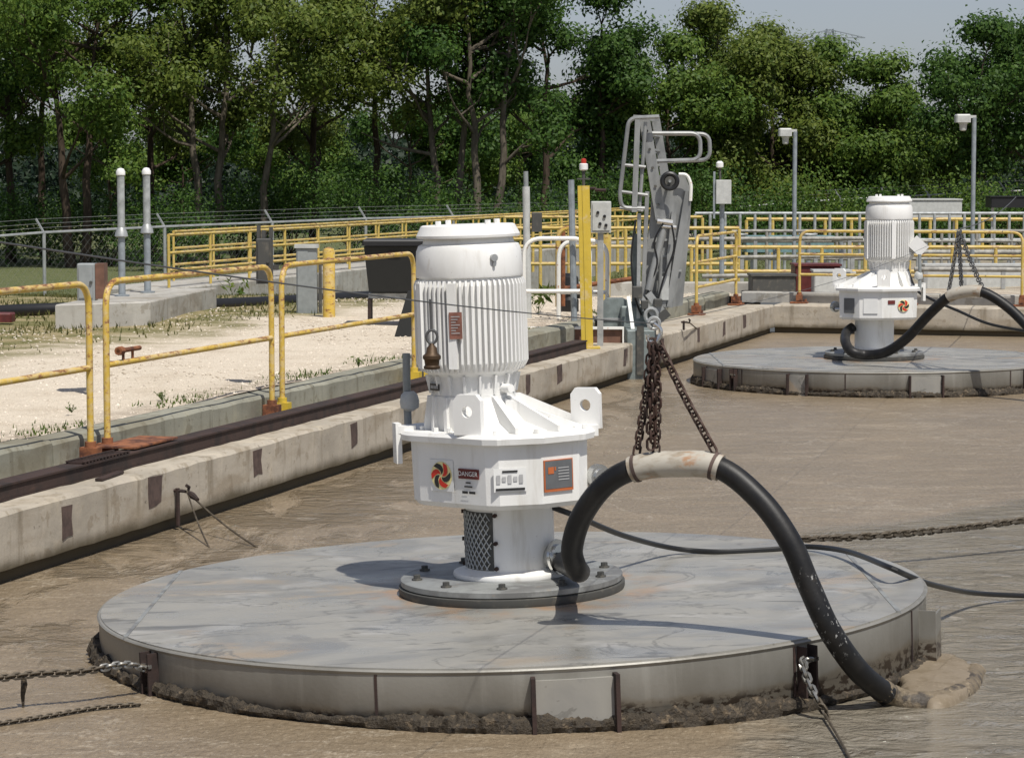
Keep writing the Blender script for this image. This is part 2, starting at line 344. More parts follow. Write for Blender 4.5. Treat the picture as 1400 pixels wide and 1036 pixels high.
MT['plate_red'] = flat('red_brown_nameplate', (.28, .12, .085), .5, 0, .4)
MT['plate_dark'] = flat('dark_nameplate', (.035, .03, .028), .5)
MT['plate_white'] = flat('white_sticker', (.74, .74, .72), .45, 0, .05)
MT['plate_grey'] = flat('grey_sticker', (.12, .125, .13), .45)
MT['orange'] = flat('orange_print', (.45, .12, .035), .5, 0, .1)
MT['danger_red'] = flat('dark_red_print', (.13, .02, .017), .5, 0, .1)
MT['logo_red'] = flat('red_print', (.58, .03, .015), .5, 0, .05)
MT['logo_cream'] = flat('cream_print', (.75, .66, .32), .5, 0, .05)
MT['ink'] = flat('black_print', (.02, .02, .02), .5)
MT['ink_grey'] = flat('grey_print', (.42, .42, .42), .5)
m = Mat('perforated_steel', (.26, .26, .25), .5, .3); ch = node(m.nt, 'ShaderNodeTexChecker', Scale=1.0); m.nt.links.new(m.mapped((40, 40, 40)), ch.inputs['Vector']); m.mix(m.math('MULTIPLY', ch.outputs['Fac'], .8), (.05, .05, .045)); MT['mesh'] = m.done()
def bark(name, c):
    m = Mat(name, c, .9, spec=.2); m.var(tuple(x * .5 for x in c), (6, 6, 1.2), .4, .65); m.bump(m.noise((9, 9, 2), 5), .6, .04); return m.done()
MT['bark'] = bark('dark_bark', (.075, .055, .04)); MT['bark_pale'] = bark('pale_bark', (.135, .115, .088))
def leaf(name, c1, c2, tr=.38):
    mt = bpy.data.materials.new(name); mt.use_nodes = True; nt = mt.node_tree; b = nt.nodes['Principled BSDF']; out = nt.nodes['Material Output']
    g = node(nt, 'ShaderNodeNewGeometry'); mx = node(nt, 'ShaderNodeMix', data_type='RGBA'); nt.links.new(g.outputs['Random Per Island'], mx.inputs[0])
    mx.inputs[6].default_value = (*c1, 1); mx.inputs[7].default_value = (*c2, 1)
    nt.links.new(mx.outputs[2], b.inputs['Base Color']); b.inputs['Roughness'].default_value = .55; b.inputs['Specular IOR Level'].default_value = .25
    t = node(nt, 'ShaderNodeBsdfTranslucent'); nt.links.new(mx.outputs[2], t.inputs[0]); ms = node(nt, 'ShaderNodeMixShader'); ms.inputs[0].default_value = tr
    nt.links.new(b.outputs[0], ms.inputs[1]); nt.links.new(t.outputs[0], ms.inputs[2]); nt.links.new(ms.outputs[0], out.inputs[0]); return mt
MT['leaf_olive'] = leaf('olive_leaves', (.062, .105, .016), (.165, .205, .036))
MT['leaf_mid'] = leaf('mid_green_leaves', (.05, .105, .017), (.14, .21, .032))
MT['leaf_dark'] = leaf('dark_green_leaves', (.024, .064, .012), (.08, .15, .024))
MT['leaf_far'] = leaf('far_wood_leaves', (.008, .02, .011), (.02, .036, .017), .15)
MT['leaf_fresh'] = leaf('fresh_green_leaves', (.05, .10, .015), (.13, .17, .03))
MT['grass'] = leaf('grass_blades', (.06, .075, .02), (.17, .16, .055))

# ================================================================== SETTING
def grid(name, S, N, zf, mat):
    mb = MB(); 
    for s in S:
        for n in N:
            p = W(s, n); mb.v.append(Vector((p.x, p.y, zf(p.x, p.y))))
    k = len(N)
    mb.f = [[i * k + j, i * k + j + 1, (i + 1) * k + j + 1, (i + 1) * k + j] for i in range(len(S) - 1) for j in range(k - 1)]
    return mb
def steps(a, b, f0, g=1.12):
    out = [a]; d = f0
    while out[-1] < b: out.append(out[-1] + d); d *= g
    out[-1] = b; return out
g1 = grid('ground', [-30 + i * 2 for i in range(15)] + steps(0, 700, 1.0, 1.05), [1.02] + steps(1.6, 500, .7, 1.1), lambda x, y: gz(x, y) + .03 * math.sin(x * 1.3 + y * .7), None)
g2 = grid('ground', steps(WL + .98, 700, 1.0, 1.06), [-x for x in reversed(steps(0, 500, 1.5, 1.1))] + [1.02], lambda x, y: gz(x, y) + .03 * math.sin(x * 1.3 + y * .7), None)
g1.add(g2.v, g2.f)
tag(g1.build('ground', MT['ground'], smooth=80), kind='structure')
wt = MB(); pts = [W(-30, .3), W(WL + .3, .3), W(WL + .3, -60), W(-30, -60)]
wt.add([(p.x, p.y, 0) for p in pts], [(0, 1, 2, 3)])
tag(wt.build('water', MT['sludge'], smooth=0), kind='structure')

# basin walls: overhanging cap over a damp recessed foot
def wall_run(x0, x1, flip=False, seed=1):
    rr = random.Random(seed); prof = [(.07, -.5), (.07, .085), (0, .10), (0, .475), (.02, .50), (1.0, .50), (1.0, -.5)]
    rings = []; n = int((x1 - x0) / .22)
    for i in range(n + 1):
        x = x0 + (x1 - x0) * i / n
        rings.append([(x, y + rr.uniform(-.006, .006) * (k in (2, 3, 4)), z + rr.uniform(-.006, .006) * (k in (2, 3, 4))) for k, (y, z) in enumerate(prof)])
    return MB().loft(rings)
wl = root('basin_wall', 'long tan concrete basin wall with rusty anchor plates, running back from the left edge', 'wall', WA, WANG)
wall_run(-25, WL, seed=3).build('wall', MT['conc_wall'], wl, smooth=25)
for u, zt in ((92, .43), (212, .47), (352, .46), (484, .46), (722, .46), (765, .47), (855, .45), (905, .45), (955, .46), (990, .45), (1018, .46)):
    s0 = s_at(u, 0, .4); k = [rnd.uniform(-.03, .03) for _ in range(8)]; w = .075 + rnd.uniform(.0, .05)
    k = [x * .6 for x in k]; ol = [(s0 - w + k[0], zt - .23 + k[1]), (s0 + .01, zt - .225 + k[2] * .7), (s0 + w + k[2], zt - .21 + k[3]), (s0 + w + k[3], zt - .1), (s0 + w + k[4], zt + k[5] * .5), (s0 - w + k[6], zt + k[7] * .5), (s0 - w + k[5], zt - .12)]
    mb = MB().loft([[(x_, -y, z_) for x_, z_ in ol] for y in (-.03, .004)])
    mb.build('anchor_plate', MT['stain'], wl, smooth=0)
wf = root('basin_wall', 'low tan concrete basin wall across the far end behind the second mixer', 'wall', W(WL, 0), WANG - R(90))
mb = wall_run(1.0, 60, seed=5); mb.v = [Vector((v.x - 1.0 + .003, v.y, v.z)) for v in mb.v]
mb.build('wall', MT['conc_wall'], wf, smooth=25)

# rusty channel on the wall
ch = root('steel_channel', 'dark rusty steel channel lying along the top of the left basin wall', 'channel', W(0, .28, .502), WANG)
MB().box(-25, s_at(800, .3), 0, .17, .0, .016).build('bottom_flange', MT['dark_rust'], ch, smooth=0)
mb = MB().box(-25, s_at(800, .3), .002, .02, .018, .105); mb.build('web', MT['dark_rust'], ch, smooth=0)
MB().box(-25, s_at(800, .3), -.012, .17, .107, .122).build('top_flange', MT['dark_rust'], ch, smooth=0)
# curb of concrete blocks
cb = root('concrete_curb', 'weathered grey green concrete curb of end-to-end blocks beside the gravel', 'curb', W(0, .78, .502), WANG)
x = -9.0; rc = random.Random(4)
while x < WL - .3:
    ln = rc.choice((3.2, 3.8, 4.4, 2.6)); dy = rc.uniform(-.015, .02); h = .235 + rc.uniform(-.015, .015); x2 = min(x + ln, WL - .2)
    rg = []; n = max(2, int((x2 - x) / .3))
    for i in range(n + 1):
        xx = x + .012 + (x2 - x - .024) * i / n; j = lambda a: rc.uniform(-a, a)
        rg.append([(xx, dy + j(.006), 0), (xx, dy + j(.008), h - .03 + j(.008)), (xx, dy + .03 + j(.008), h + j(.006)), (xx, .30, h), (xx, .30, 0)])
    MB().loft(rg).build('curb_block', MT['conc_curb'], cb, smooth=25); x = x2

cb2 = root('concrete_curb', 'pale concrete curb of end-to-end blocks along the far end wall', 'curb', W(WL + .78, .75, .502), WANG - R(90))
for i in range(14):
    MB().box(.0 + i * 3.6, 3.58 + i * 3.6, .0, .34, 0, .19 + rc.uniform(-.008, .008), .015).build('curb_block', MT['conc'], cb2, smooth=0)
# ================================================================== HANDRAILS
def handrail(label, p0, p1, h, mat, foot, r=.027, mids=(.54,), posts=(), group='yellow handrails round the basin', cr=.22, plates=True):
    p0, p1 = Vector(p0), Vector(p1); d = p1 - p0; L = d.length; a = math.atan2(d.y, d.x)
    t = root('handrail', label, 'handrail', p0, a, group)
    MB().tube(round_path([(0, 0, .04), (0, 0, h), (L, 0, h), (L, 0, .04)], cr, 7), r, 10).build('frame', mat, t, smooth=50)
    for k in mids: MB().cyl((r * .6, 0, h * k), (L - r * .6, 0, h * k), r * .92, 10).build('mid_rail', mat, t, smooth=50)
    for k in posts: MB().cyl((L * k, 0, .04), (L * k, 0, h - r * .5), r * .95, 10).build('post', mat, t, smooth=50)
    for xx in [0, L] + [L * k for k in posts]:
        f = MB().box(xx - .15, xx + .15, -.13, .12, 0, .03, .004); f.build('base_plate', foot, t, smooth=0)
        s = MB().cyl((xx, 0, .03), (xx, 0, .20), r * 1.7, 10); s.bar((xx + .0, -.075, .10), (xx + .0, .075, .10), .10, .11); s.build('socket', foot, t, smooth=40)
        if plates:
            for by in (-.07, .07): MB().cyl((xx + .105, by, .03), (xx + .105, by, .075), .022, 6).build('bolt', foot, t, smooth=0)
    return t
FN, FZ = .63, .503
def foot_s(u): return s_at(u, FN, FZ + .1)
sA, sB0, sB1, sC0, sC1 = foot_s(124), foot_s(147), foot_s(372), foot_s(386), foot_s(566)
HR = 1.45
handrail('chipped yellow handrail at the left edge, cut off by the frame', W(sA - 3.9, FN, FZ), W(sA, FN, FZ), HR, MT['yellow'], MT['rust'])
hb = handrail('chipped yellow handrail with rusty left foot and a small rusty peg on its middle rail', W(sB0, FN, FZ), W(sB1, FN, FZ), HR, MT['yellow'], MT['rust'])
pg = MB().cyl((.20, -.01, HR * .54 + .10), (.62, -.01, HR * .54 + .10), .020, 8).cyl((.20, -.012, HR * .54 + .10), (.27, -.012, HR * .54 + .10), .036, 8)
pg.cyl((.32, 0, HR * .54), (.32, 0, HR * .54 + .1), .012, 6).cyl((.5, 0, HR * .54), (.5, 0, HR * .54 + .1), .012, 6); pg.build('peg', MT['rust'], hb)
handrail('chipped yellow handrail ending behind the near white motor', W(sC0, FN, FZ), W(sC1, FN, FZ), HR, MT['yellow'], MT['yellow_new'])
handrail('yellow handrail mostly hidden behind the near white motor', W(foot_s(590), FN, FZ), W(foot_s(690), FN, FZ), HR, MT['yellow'], MT['yellow_new'])
handrail('short yellow handrail just right of the folded gangway', W(foot_s(952), FN, FZ), W(foot_s(1006), FN, FZ), 1.3, MT['yellow_pale'], MT['rust'], cr=.18, mids=(.35, .67))
handrail('yellow handrail on the far end wall behind the second mixer', W(WL + .6, -.35, FZ), W(WL + .6, -4.3, FZ), 1.3, MT['yellow_pale'], MT['rust'], mids=(.40, .68), posts=(.5,), cr=.2)
handrail('rusty red handrail at the right edge of the far end wall', W(WL + .6, -4.75, FZ), W(WL + .6, -8.7, FZ), 1.3, MT['red_rail'], MT['rust'], mids=(.40, .68), posts=(.5,), cr=.2)
rp = root('foot_plate', 'red rusty steel plate lying under the rail feet on the near channel', 'plate', W(sB0 + .12, FN - .1, FZ + .122), WANG)
MB().box(-.30, .55, -.22, .12, .012, .03, .004).build('plate', MT['rust'], rp, smooth=0)
rp['label'] = 'red rusty steel plate lying on the channel at the rusty handrail feet'
gr = root('grating', 'thin dark rusty grating strip lying on the channel left of the rusty feet', 'grating', W(sA - .85, .27, .626), WANG)
for k in range(14): MB().box(k * .06, k * .06 + .02, 0, .16, .0, .012).build('bar', MT['dark_rust'], gr, smooth=0)
for y in (0.004, .14): MB().box(-.02, .82, y, y + .015, .012, .022).build('side_bar', MT['dark_rust'], gr, smooth=0)
# debris on the ledge
for (u, v, w, lab) in ((505, 548, .55, 'dark rusty flat bar lying on the wall top left of the motor'), (150, 652, .5, 'flat rusty scrap lying on the wall top below the rusty feet')):
    p = on(u, v, .506); q = root('scrap_bar', lab, 'scrap', p, WANG + .1); MB().box(-w / 2, w / 2, -.03, .03, 0, .02, .004).build('bar', MT['dark_rust'], q, smooth=0)

# ================================================================== FLOATING MIXERS
def swirl_logo(parent, o, ex, ey, r):
    o, ex, ey = Vector(o), Vector(ex).normalized(), Vector(ey).normalized(); nz = ex.cross(ey)
    lg = MB(); n = 24
    lg.loft([[o + (ex * math.cos(2 * math.pi * k / n) + ey * math.sin(2 * math.pi * k / n)) * r + nz * z for k in range(n)] for z in (-.004, .003)]); lg = lg.build('logo', MT['logo_cream'], parent, smooth=0)
    for q in range(6):
        a0 = q * math.pi / 3; ou, inn = [], []
        for k in range(7):
            t = k / 6; rr = r * (.12 + .84 * t); tw = 1.15 * t
            wd = .20 + .26 * math.sin(math.pi * t)
            ou.append(o + (ex * math.cos(a0 + tw + wd) + ey * math.sin(a0 + tw + wd)) * rr + nz * .005)
            inn.append(o + (ex * math.cos(a0 + tw - wd) + ey * math.sin(a0 + tw - wd)) * rr + nz * .005)
        MB().add(ou + inn, [(k, k + 1, 8 + k, 7 + k) for k in range(6)]).build('logo_blade', MT['logo_red'] if q % 2 == 0 else MT['ink'], lg, smooth=0)
def sticker(parent, name, o, ex, ey, w, h, mat, th=.004):
    return MB().plate([(-w / 2, -h / 2), (w / 2, -h / 2), (w / 2, h / 2), (-w / 2, h / 2)], o, ex, ey, th * 2).build(name, mat, parent, smooth=0)
def lines(parent, name, o, ex, ey, rows, mat, off=.0065):
    o, ex, ey = Vector(o), Vector(ex).normalized(), Vector(ey).normalized(); nz = ex.cross(ey); mb = MB()
    for x0, x1, y0, y1 in rows: mb.add([o + ex * x + ey * y + nz * off for x, y in ((x0, y0), (x1, y0), (x1, y1), (x0, y1))], [(0, 1, 2, 3)])
    return mb.build(name, mat, parent, smooth=0)
def lettering(parent, txt, o, ex, ey, size, mat):
    cu = bpy.data.curves.new('lettering', 'FONT'); cu.body = txt; cu.size = size; cu.align_x = 'CENTER'; cu.align_y = 'CENTER'
    to = bpy.data.objects.new('tmp', cu); me = bpy.data.meshes.new_from_object(to); bpy.data.objects.remove(to)
    ex, ey = Vector(ex).normalized(), Vector(ey).normalized(); nz = ex.cross(ey); M = Matrix((ex, ey, nz)).transposed().to_4x4(); M.translation = Vector(o) + nz * .008
    me.transform(M); me.materials.append(mat); ob = bpy.data.objects.new('lettering', me); col.objects.link(ob); ob.parent = parent; return ob

RF = 2.45
def mixer(label, loc, tilt, yaw, near=True):
    t = root('floating_mixer', label, 'mixer', loc, 0, 'floating mixers on the sludge', rot=(0, tilt, 0))
    # ---- float
    seg = 120
    fl = MB().lathe([(RF - .03, -.004), (RF + .002, -.006), (RF + .010, -.014), (RF + .004, -.026), (RF, -.03), (RF, -.24), (RF - .004, -.245), (RF - .004, -.56), (.5, -.56)], seg).build('float_skirt', MT['skirt'], t, smooth=40)
    def chord(x0, x1):
        pts = []
        for k in range(seg * 2):
            a = 2 * math.pi * k / (seg * 2); x, y = (RF - .012) * math.cos(a), (RF - .012) * math.sin(a); pts.append((x, y))
        def clip(P, c, keep):
            o = []
            for i in range(len(P)):
                p, q = P[i], P[(i + 1) % len(P)]; ip, iq = keep(p[0]), keep(q[0])
                if ip: o.append(p)
                if ip != iq: tt = (c - p[0]) / (q[0] - p[0]); o.append((c, p[1] + (q[1] - p[1]) * tt))
            return o
        pts = clip(pts, x0, lambda x: x > x0); pts = clip(pts, x1, lambda x: x < x1); return pts
    cs = 2.14
    for x0, x1, dz in ((-9, -cs - .006, 0), (-cs + .006, cs - .006, .003), (cs + .006, 9, 0)):
        MB().prism(chord(x0, x1), -.02, dz).build('deck_plate', MT['deck'], fl, smooth=0)
    for c in (-cs, cs): MB().box(c - .012, c + .012, -1.19, 1.19, -.015, .006).build('weld_seam', MT['flange'], fl, smooth=0)
    def pol(phi, r, z): a = R(phi - 90); return Vector((r * math.cos(a), r * math.sin(a), z))
    for phi in (-52, -16.5, 37, 66, 100, 140, 180, 220, 260):
        MB().bar(pol(phi, RF + .001, -.03), pol(phi, RF + .001, -.32), .014, .008, up=pol(phi, 1, 0)).build('skirt_seam', MT['dark_rust'], fl, smooth=0)
    def pocket(p0, p1, z0=-.34, z1=-.065, deep=.05):
        mb = MB(); A = [pol(p0 + (p1 - p0) * k / 4, RF + .025, z) for z in (z0, z1) for k in range(5)]; B = [pol(p0 + (p1 - p0) * k / 4, RF - .01, z) for z in (z0, z1) for k in range(5)]
        mb.loft([A[:5] + B[4::-1], A[5:] + B[9:4:-1]]); mb.build('pocket_plate', MT['deck'], fl, smooth=0)
        for p in (p0, p1):
            MB().bar(pol(p, RF + .02, z0 - .03), pol(p, RF + .02, z1 + .02), .022, deep * 2, up=pol(p, 1, 0)).build('pocket_flange', MT['dark_rust'], fl, smooth=0)
    pocket(2.4, 12.2)
    if not near: pocket(-72, -62); pocket(-34, -28)
    for p in (72,):   # outboard tab
        MB().bar(pol(p - 1.6, RF + .04, -.40), pol(p - 1.6, RF + .04, -.06), .014, .11, up=pol(p, 1, 0)).build('mooring_tab', MT['skirt'], fl, smooth=0)
        MB().bar(pol(p + .9, RF + .085, -.38), pol(p + .9, RF + .085, -.085), .20, .012, up=pol(p, 1, 0)).build('mooring_tab', MT['skirt'], fl, smooth=0)
    for p in (-52.5, 38.5) if near else (-55, 44):
        for q in (-.9, .9): MB().bar(pol(p + q, RF + .03, -.30), pol(p + q, RF + .03, -.03), .012, .07, up=pol(p, 1, 0)).build('chain_lug', MT['dark_rust'], fl, smooth=0)
        MB().bar(pol(p - 1.2, RF + .055, -.10), pol(p + 1.2, RF + .055, -.10), .02, .02).build('lug_pin', MT['chrome'], fl, smooth=0)
    # crust at the waterline (level, so in world height)
    rr = random.Random(11 if near else 12); mb = MB(); k = 10; N = 900; vs = []; sd3 = Vector((3.3, 1.7, 9.1)) * (1 if near else 2)
    for i in range(N):
        a = 2 * math.pi * i / N; x, y = math.cos(a), math.sin(a)
        zw = -loc[2] / math.cos(tilt) + RF * x * math.tan(tilt) + .012
        am = .75 + .45 * math.sin(3 * a + 1) * math.sin(7 * a)
        for j in range(k):
            b = 2 * math.pi * j / k; pp_ = Vector((x * RF, y * RF, b * .06)) + sd3; lump = mnoise.noise(pp_ * 9) * .55 + mnoise.noise(pp_ * 24 + Vector((0, 0, b))) * .45 + mnoise.noise(pp_ * 60 + Vector((0, 0, 3 * b))) * .35; rw = (.045 + .045 * lump) * am; rz = (.060 + .055 * lump) * am
            vs.append((x * (RF + .012 + rw * math.cos(b)), y * (RF + .012 + rw * math.cos(b)), zw + .018 + rz * math.sin(b)))
    mb.add(vs, [(i * k + j, i * k + (j + 1) % k, ((i + 1) % N) * k + (j + 1) % k, ((i + 1) % N) * k + j) for i in range(N) for j in range(k)])
    mb.build('sludge_crust', MT['crust'], fl, smooth=30)
    # ---- drive head in its own yaw
    cy, sy = math.cos(yaw), math.sin(yaw); MY = Matrix.Rotation(yaw, 4, 'Z')
    def bld(mb, name, mat, parent=t, smooth=40):
        mb.v = [MY @ v for v in mb.v]; return mb.build(name, mat, parent, smooth=smooth)
    yv = lambda *p: MY @ Vector(p)
    bld(MB().lathe([(.672, .004), (.678, .02), (.678, .048), (.66, .052)], 56), 'rubber_gasket', MT['gasket'])
    bf = bld(MB().lathe([(.655, .053), (.665, .06), (.665, .09), (.655, .098), (.3, .100)], 56), 'base_flange', MT['flange'])
    bolt = None
    for q in range(10):
        a = 2 * math.pi * (q + .35) / 10; p = yv(.575 * math.cos(a), .575 * math.sin(a), .1)
        if bolt is None:
            mbb = MB().cyl((0, 0, 0), (0, 0, .008), .032, 10).cyl((0, 0, .008), (0, 0, .03), .021, 6); bolt = mbb.build('bolt', MT['gasket'], bf, smooth=30); bolt.location = p
        else: inst(bolt, 'bolt', bf, loc=p)
    colm = bld(MB().lathe([(.345, .10), (.35, .112), (.345, .128), (.295, .135), (.268, .15), (.264, .17), (.264, .555)], 40), 'column', MT['white'], smooth=45)
    if near:
        arc = MB(); n = 8; rg = []
        for z in (.155, .50):
            rg.append([(.27 * math.cos(R(-178 + 66 * k / n)), .27 * math.sin(R(-178 + 66 * k / n)), z) for k in range(n + 1)] + [(.258 * math.cos(R(-178 + 66 * k / n)), .258 * math.sin(R(-178 + 66 * k / n)), z) for k in range(n, -1, -1)])
        mg = bld(arc.loft(rg), 'mesh_guard', MT['gasket'], colm, smooth=0); wm = MB()
        for k in range(-16, 17):
            for sg in (1, -1):
                pts = []
                for j in range(9):
                    z = .16 + .335 * j / 8; a = -145 + sg * (k * 8.0 + (z - .33) * 150)
                    if -177 < a < -113: pts.append((.2745 * math.cos(R(a)), .2745 * math.sin(R(a)), z))
                if len(pts) > 1: wm.tube(pts, .0042, 4)
        wm = bld(wm, 'wire_mesh', MT['galv'], mg); wm['kind'] = 'stuff'
        for aa in (-181, -108):
            for z in (.17, .32, .485): bld(MB().cyl((.268 * math.cos(R(aa)), .268 * math.sin(R(aa)), z), (.288 * math.cos(R(aa)), .288 * math.sin(R(aa)), z), .013, 6), 'bolt', MT['dark_rust'], colm)
    # ---- gearbox
    poly = [(-.57, -.06), (-.53, -.14), (-.13, -.50), (-.05, -.53), (.20, -.50), (.42, -.36), (.47, -.26), (.47, .30), (.20, .50), (-.10, .52), (-.52, .36), (-.57, .26)]
    def off(k, dx=0): return [(x * k + dx, y * k) for x, y in poly]
    gb = bld(MB().loft([[(x, y, .545) for x, y in off(.93)], [(x, y, .575) for x, y in off(.985)], [(x, y, .90) for x, y in off(1.0)], [(x, y, .93) for x, y in off(1.0)]]), 'gearbox', MT['white'], smooth=20)
    bld(MB().loft([[(x, y, .931) for x, y in off(1.09)], [(x, y, .965) for x, y in off(1.10)], [(x, y, .985) for x, y in off(1.07)]]), 'gearbox_flange', MT['white'], gb, smooth=20)
    # bell housing sloping up to the motor
    mx = -.19; n = 48
    def rp(k, z, dx=0):     # polygon resampled by angle about the motor axis
        P = [(x * k, y * k) for x, y in poly]; out = []
        for j in range(n):
            a = 2 * math.pi * j / n; dxx, dyy = math.cos(a), math.sin(a); best = .2
            for i in range(len(P)):
                (x1, y1), (x2, y2) = P[i], P[(i + 1) % len(P)]; x1 -= mx; x2 -= mx
                den = dxx * (y2 - y1) - dyy * (x2 - x1)
                if abs(den) < 1e-9: continue
                tt = (x1 * (y2 - y1) - y1 * (x2 - x1)) / den; w = (x1 * dyy - y1 * dxx) / den
                if tt > 0 and -1e-6 <= w <= 1 + 1e-6: best = max(best, tt)
            out.append((mx + best * dxx, best * dyy, z))
        return out
    circ = lambda r, z: [(mx + r * math.cos(2 * math.pi * j / n), r * math.sin(2 * math.pi * j / n), z) for j in range(n)]
    low = rp(.80, .986); hi = circ(.255, 1.165); midr = [tuple(l[i] * .45 + h[i] * .55 for i in range(3)) for l, h in zip(low, hi)]
    midr = [(x, y, z - .05) for x, y, z in midr]
    bh = bld(MB().loft([low, midr, hi, circ(.255, 1.19)]), 'bell_housing', MT['white'], gb, smooth=35)
    for aa in (-172, -150, -128, -96, -62, -38, 0, 40, 80, 120, 150, 178):        # gusset ribs
        a = R(aa); dv = Vector((math.cos(a), math.sin(a), 0)); lo = Vector(low[int(round((aa % 360) / 360 * n)) % n]); rl = (lo.xy - Vector((mx, 0))).length * 1.13
        o = Vector((mx, 0, 0)); q = [(.24, .986), (rl, .986), (rl, 1.02), (.275, 1.185), (.24, 1.185)]
        bld(MB().plate(q, o, dv, (0, 0, 1), .024), 'gusset', MT['white'], gb, smooth=0)
    # flat wall of the wedge trough towards the far lug
    for yy in (-.20, .20): bld(MB().plate([(.0, .986), (.44, .986), (.44, 1.0), (.0, 1.17)], (0, yy, 0), (1, 0, 0), (0, 0, 1), .028), 'trough_wall', MT['white'], gb, smooth=0)
    lug = [(-.088, 0), (.088, 0), (.088, .20), (.060, .235), (-.060, .235), (-.088, .20)]
    ln = Vector((-.70, -.72, 0)).normalized()
    for name, o, ex in (('lifting_lug', (-.215, -.435, .985), (.90, -.44, 0)), ('lifting_lug', (.475, -.16, .975), (.93, -.37, 0)), ('lifting_lug', (-.12, .5, .985), (1, .2, 0))):
        sc = 1.02 if o[0] > .4 else 1.0
        bld(MB().plate([(x * sc, y * sc) for x, y in lug], o, ex, (0, 0, 1), .045, hole=(0, .135 * sc, .034 * sc)), name, MT['white'], gb, smooth=0)
    bld(MB().box(.40, .54, -.24, -.05, .935, .999), 'lug_pad', MT['white'], gb, smooth=0)
    bld(MB().plate([(-.05, -.20), (.05, -.20), (.05, .04), (-.05, .04)], (-.655, .02, .985), (.25, -.97, 0), (0, 0, 1), .035), 'side_bracket', MT['white'], gb, smooth=0)
    bld(MB().box(-.66, -.54, -.03, .07, .965, 1.01), 'side_bracket', MT['white'], gb, smooth=0)
    for q in range(9):   # flange bolts
        a = R(-170 + q * 24); P = low[int(round((math.degrees(a) % 360) / 360 * n)) % n]; d2 = Vector((P[0] - mx, P[1], 0)); p = Vector((mx, 0, .986)) + d2 * 1.17
        bld(MB().cyl(p, p + Vector((0, 0, .022)), .016, 6), 'bolt', MT['white'], gb, smooth=0)
    bld(MB().tube(round_path([(-.60, .30, .96), (-.60, .30, 1.17), (-.595, .30, 1.42)], .05), .024, 10), 'breather_pipe', MT['grey_box'], gb)
    bld(MB().lathe([(.02, 0), (.055, .02), (.06, .06), (.05, .1), (.03, .12)], 16, (-.585, .28, 1.07)), 'breather_cap', MT['grey_pale'], gb)
    # ---- motor
    Rm = .318
    mo = bld(MB().lathe([(.250, 1.191), (.252, 1.30), (.262, 1.312), (.285, 1.325), (Rm - .014, 1.37), (Rm - .014, 1.865), (.30, 1.885)], 48, (mx, 0, 0)), 'motor', MT['white'], smooth=40)
    bld(MB().lathe([(.315, 1.886), (.319, 1.90), (.312, 2.04), (.298, 2.075), (.272, 2.085), (.262, 2.125)], 48, (mx, 0, 0)), 'fan_cover', MT['white'], mo, smooth=35)
    bld(MB().lathe([(.29, 2.116), (.306, 2.12), (.308, 2.134), (.280, 2.188), (.268, 2.194), (.02, 2.198)], 48, (mx, 0, 0)), 'fan_lid', MT['white'], mo, smooth=35)
    for q in range(4): a = R(35 + q * 90); p = Vector((mx + .21 * math.cos(a), .21 * math.sin(a), 2.195)); bld(MB().cyl(p, p + Vector((0, 0, .025)), .018, 6), 'bolt', MT['white'], mo)
    fin = None
    NF = 60
    for q in range(NF):
        a = 2 * math.pi * (q + .5) / NF + yaw
        if fin is None:
            mbb = MB().plate([(Rm - .03, 1.335), (Rm - .01, 1.335), (Rm + .017, 1.385), (Rm + .017, 1.84), (Rm + .005, 1.872), (Rm - .03, 1.872)], (0, 0, 0), (1, 0, 0), (0, 0, 1), .0125); fin = mbb.build('cooling_fin', MT['white'], mo, smooth=0); ob = fin
        else: ob = inst(fin, 'cooling_fin', mo)
        ob.matrix_basis = Matrix.Translation(MY @ Vector((mx, 0, 0))) @ Matrix.Rotation(a, 4, 'Z')
    for q in range(18):
        a = 2 * math.pi * q / 18
        if -2.2 < (a - 2 * math.pi if a > math.pi else a) < -1.1 or True:
            ob = bld(MB().plate([(.24, 1.2), (.262, 1.2), (.285, 1.31), (.24, 1.31)], (mx, 0, 0), (math.cos(a), math.sin(a), 0), (0, 0, 1), .014), 'foot_rib', MT['white'], mo, smooth=0)
    for aa in (-108, -150, 30, 100): # thick frame pads
        d = Vector((math.cos(R(aa)), math.sin(R(aa)), 0)); tn = Vector((-d.y, d.x, 0)); c0 = Vector((mx, 0, 0)) + d * (Rm + .005)
        bld(MB().bar(c0 + Vector((0, 0, 1.36)), c0 + Vector((0, 0, 1.86)), .05, .055, up=d), 'frame_pad', MT['white'], mo, smooth=0)
    def surf(u, z, r, extra=.0):   # point and frame on the motor skin seen at image column u
        x = (u - 694) / 230.0 * .995; xx = x - mx; y = -math.sqrt(max(r * r - xx * xx, .0004)); nr = Vector((xx, y, 0)).normalized(); return Vector((mx, 0, z)) + nr * (r + extra), Vector((-nr.y, nr.x, 0)), nr
    if near:
        p, ex, nr = surf(631, 1.615, Rm + .025, .006); sticker(mo, 'nameplate', p, ex, (0, 0, 1), .075, .155, MT['plate_red'], .007)
        lines(mo, 'plate_text', p + nr * .005, ex, (0, 0, 1), [(-.025, .028 - .012 * (k % 3), .05 - k * .016, .055 - k * .016) for k in range(7)], MT['ink_grey'])
        p, ex, nr = surf(599, 1.245, .262, .004); sticker(mo, 'maker_plate', p, ex, (0, 0, 1), .10, .04, MT['plate_dark'])
        lines(mo, 'plate_text', p, ex, (0, 0, 1), [(-.036 + .017 * k, -.024 + .017 * k, -.008, .010) for k in range(5)], MT['ink_grey'])
        p, ex, nr = surf(684, 2.0, .315); g = MB().cyl(p - nr * .01, p + nr * .02, .022, 10); g.cyl(p + nr * .01 + Vector((0, 0, -.05)), p + nr * .01, .009, 6); g.build('grease_fitting', MT['galv'], mo)
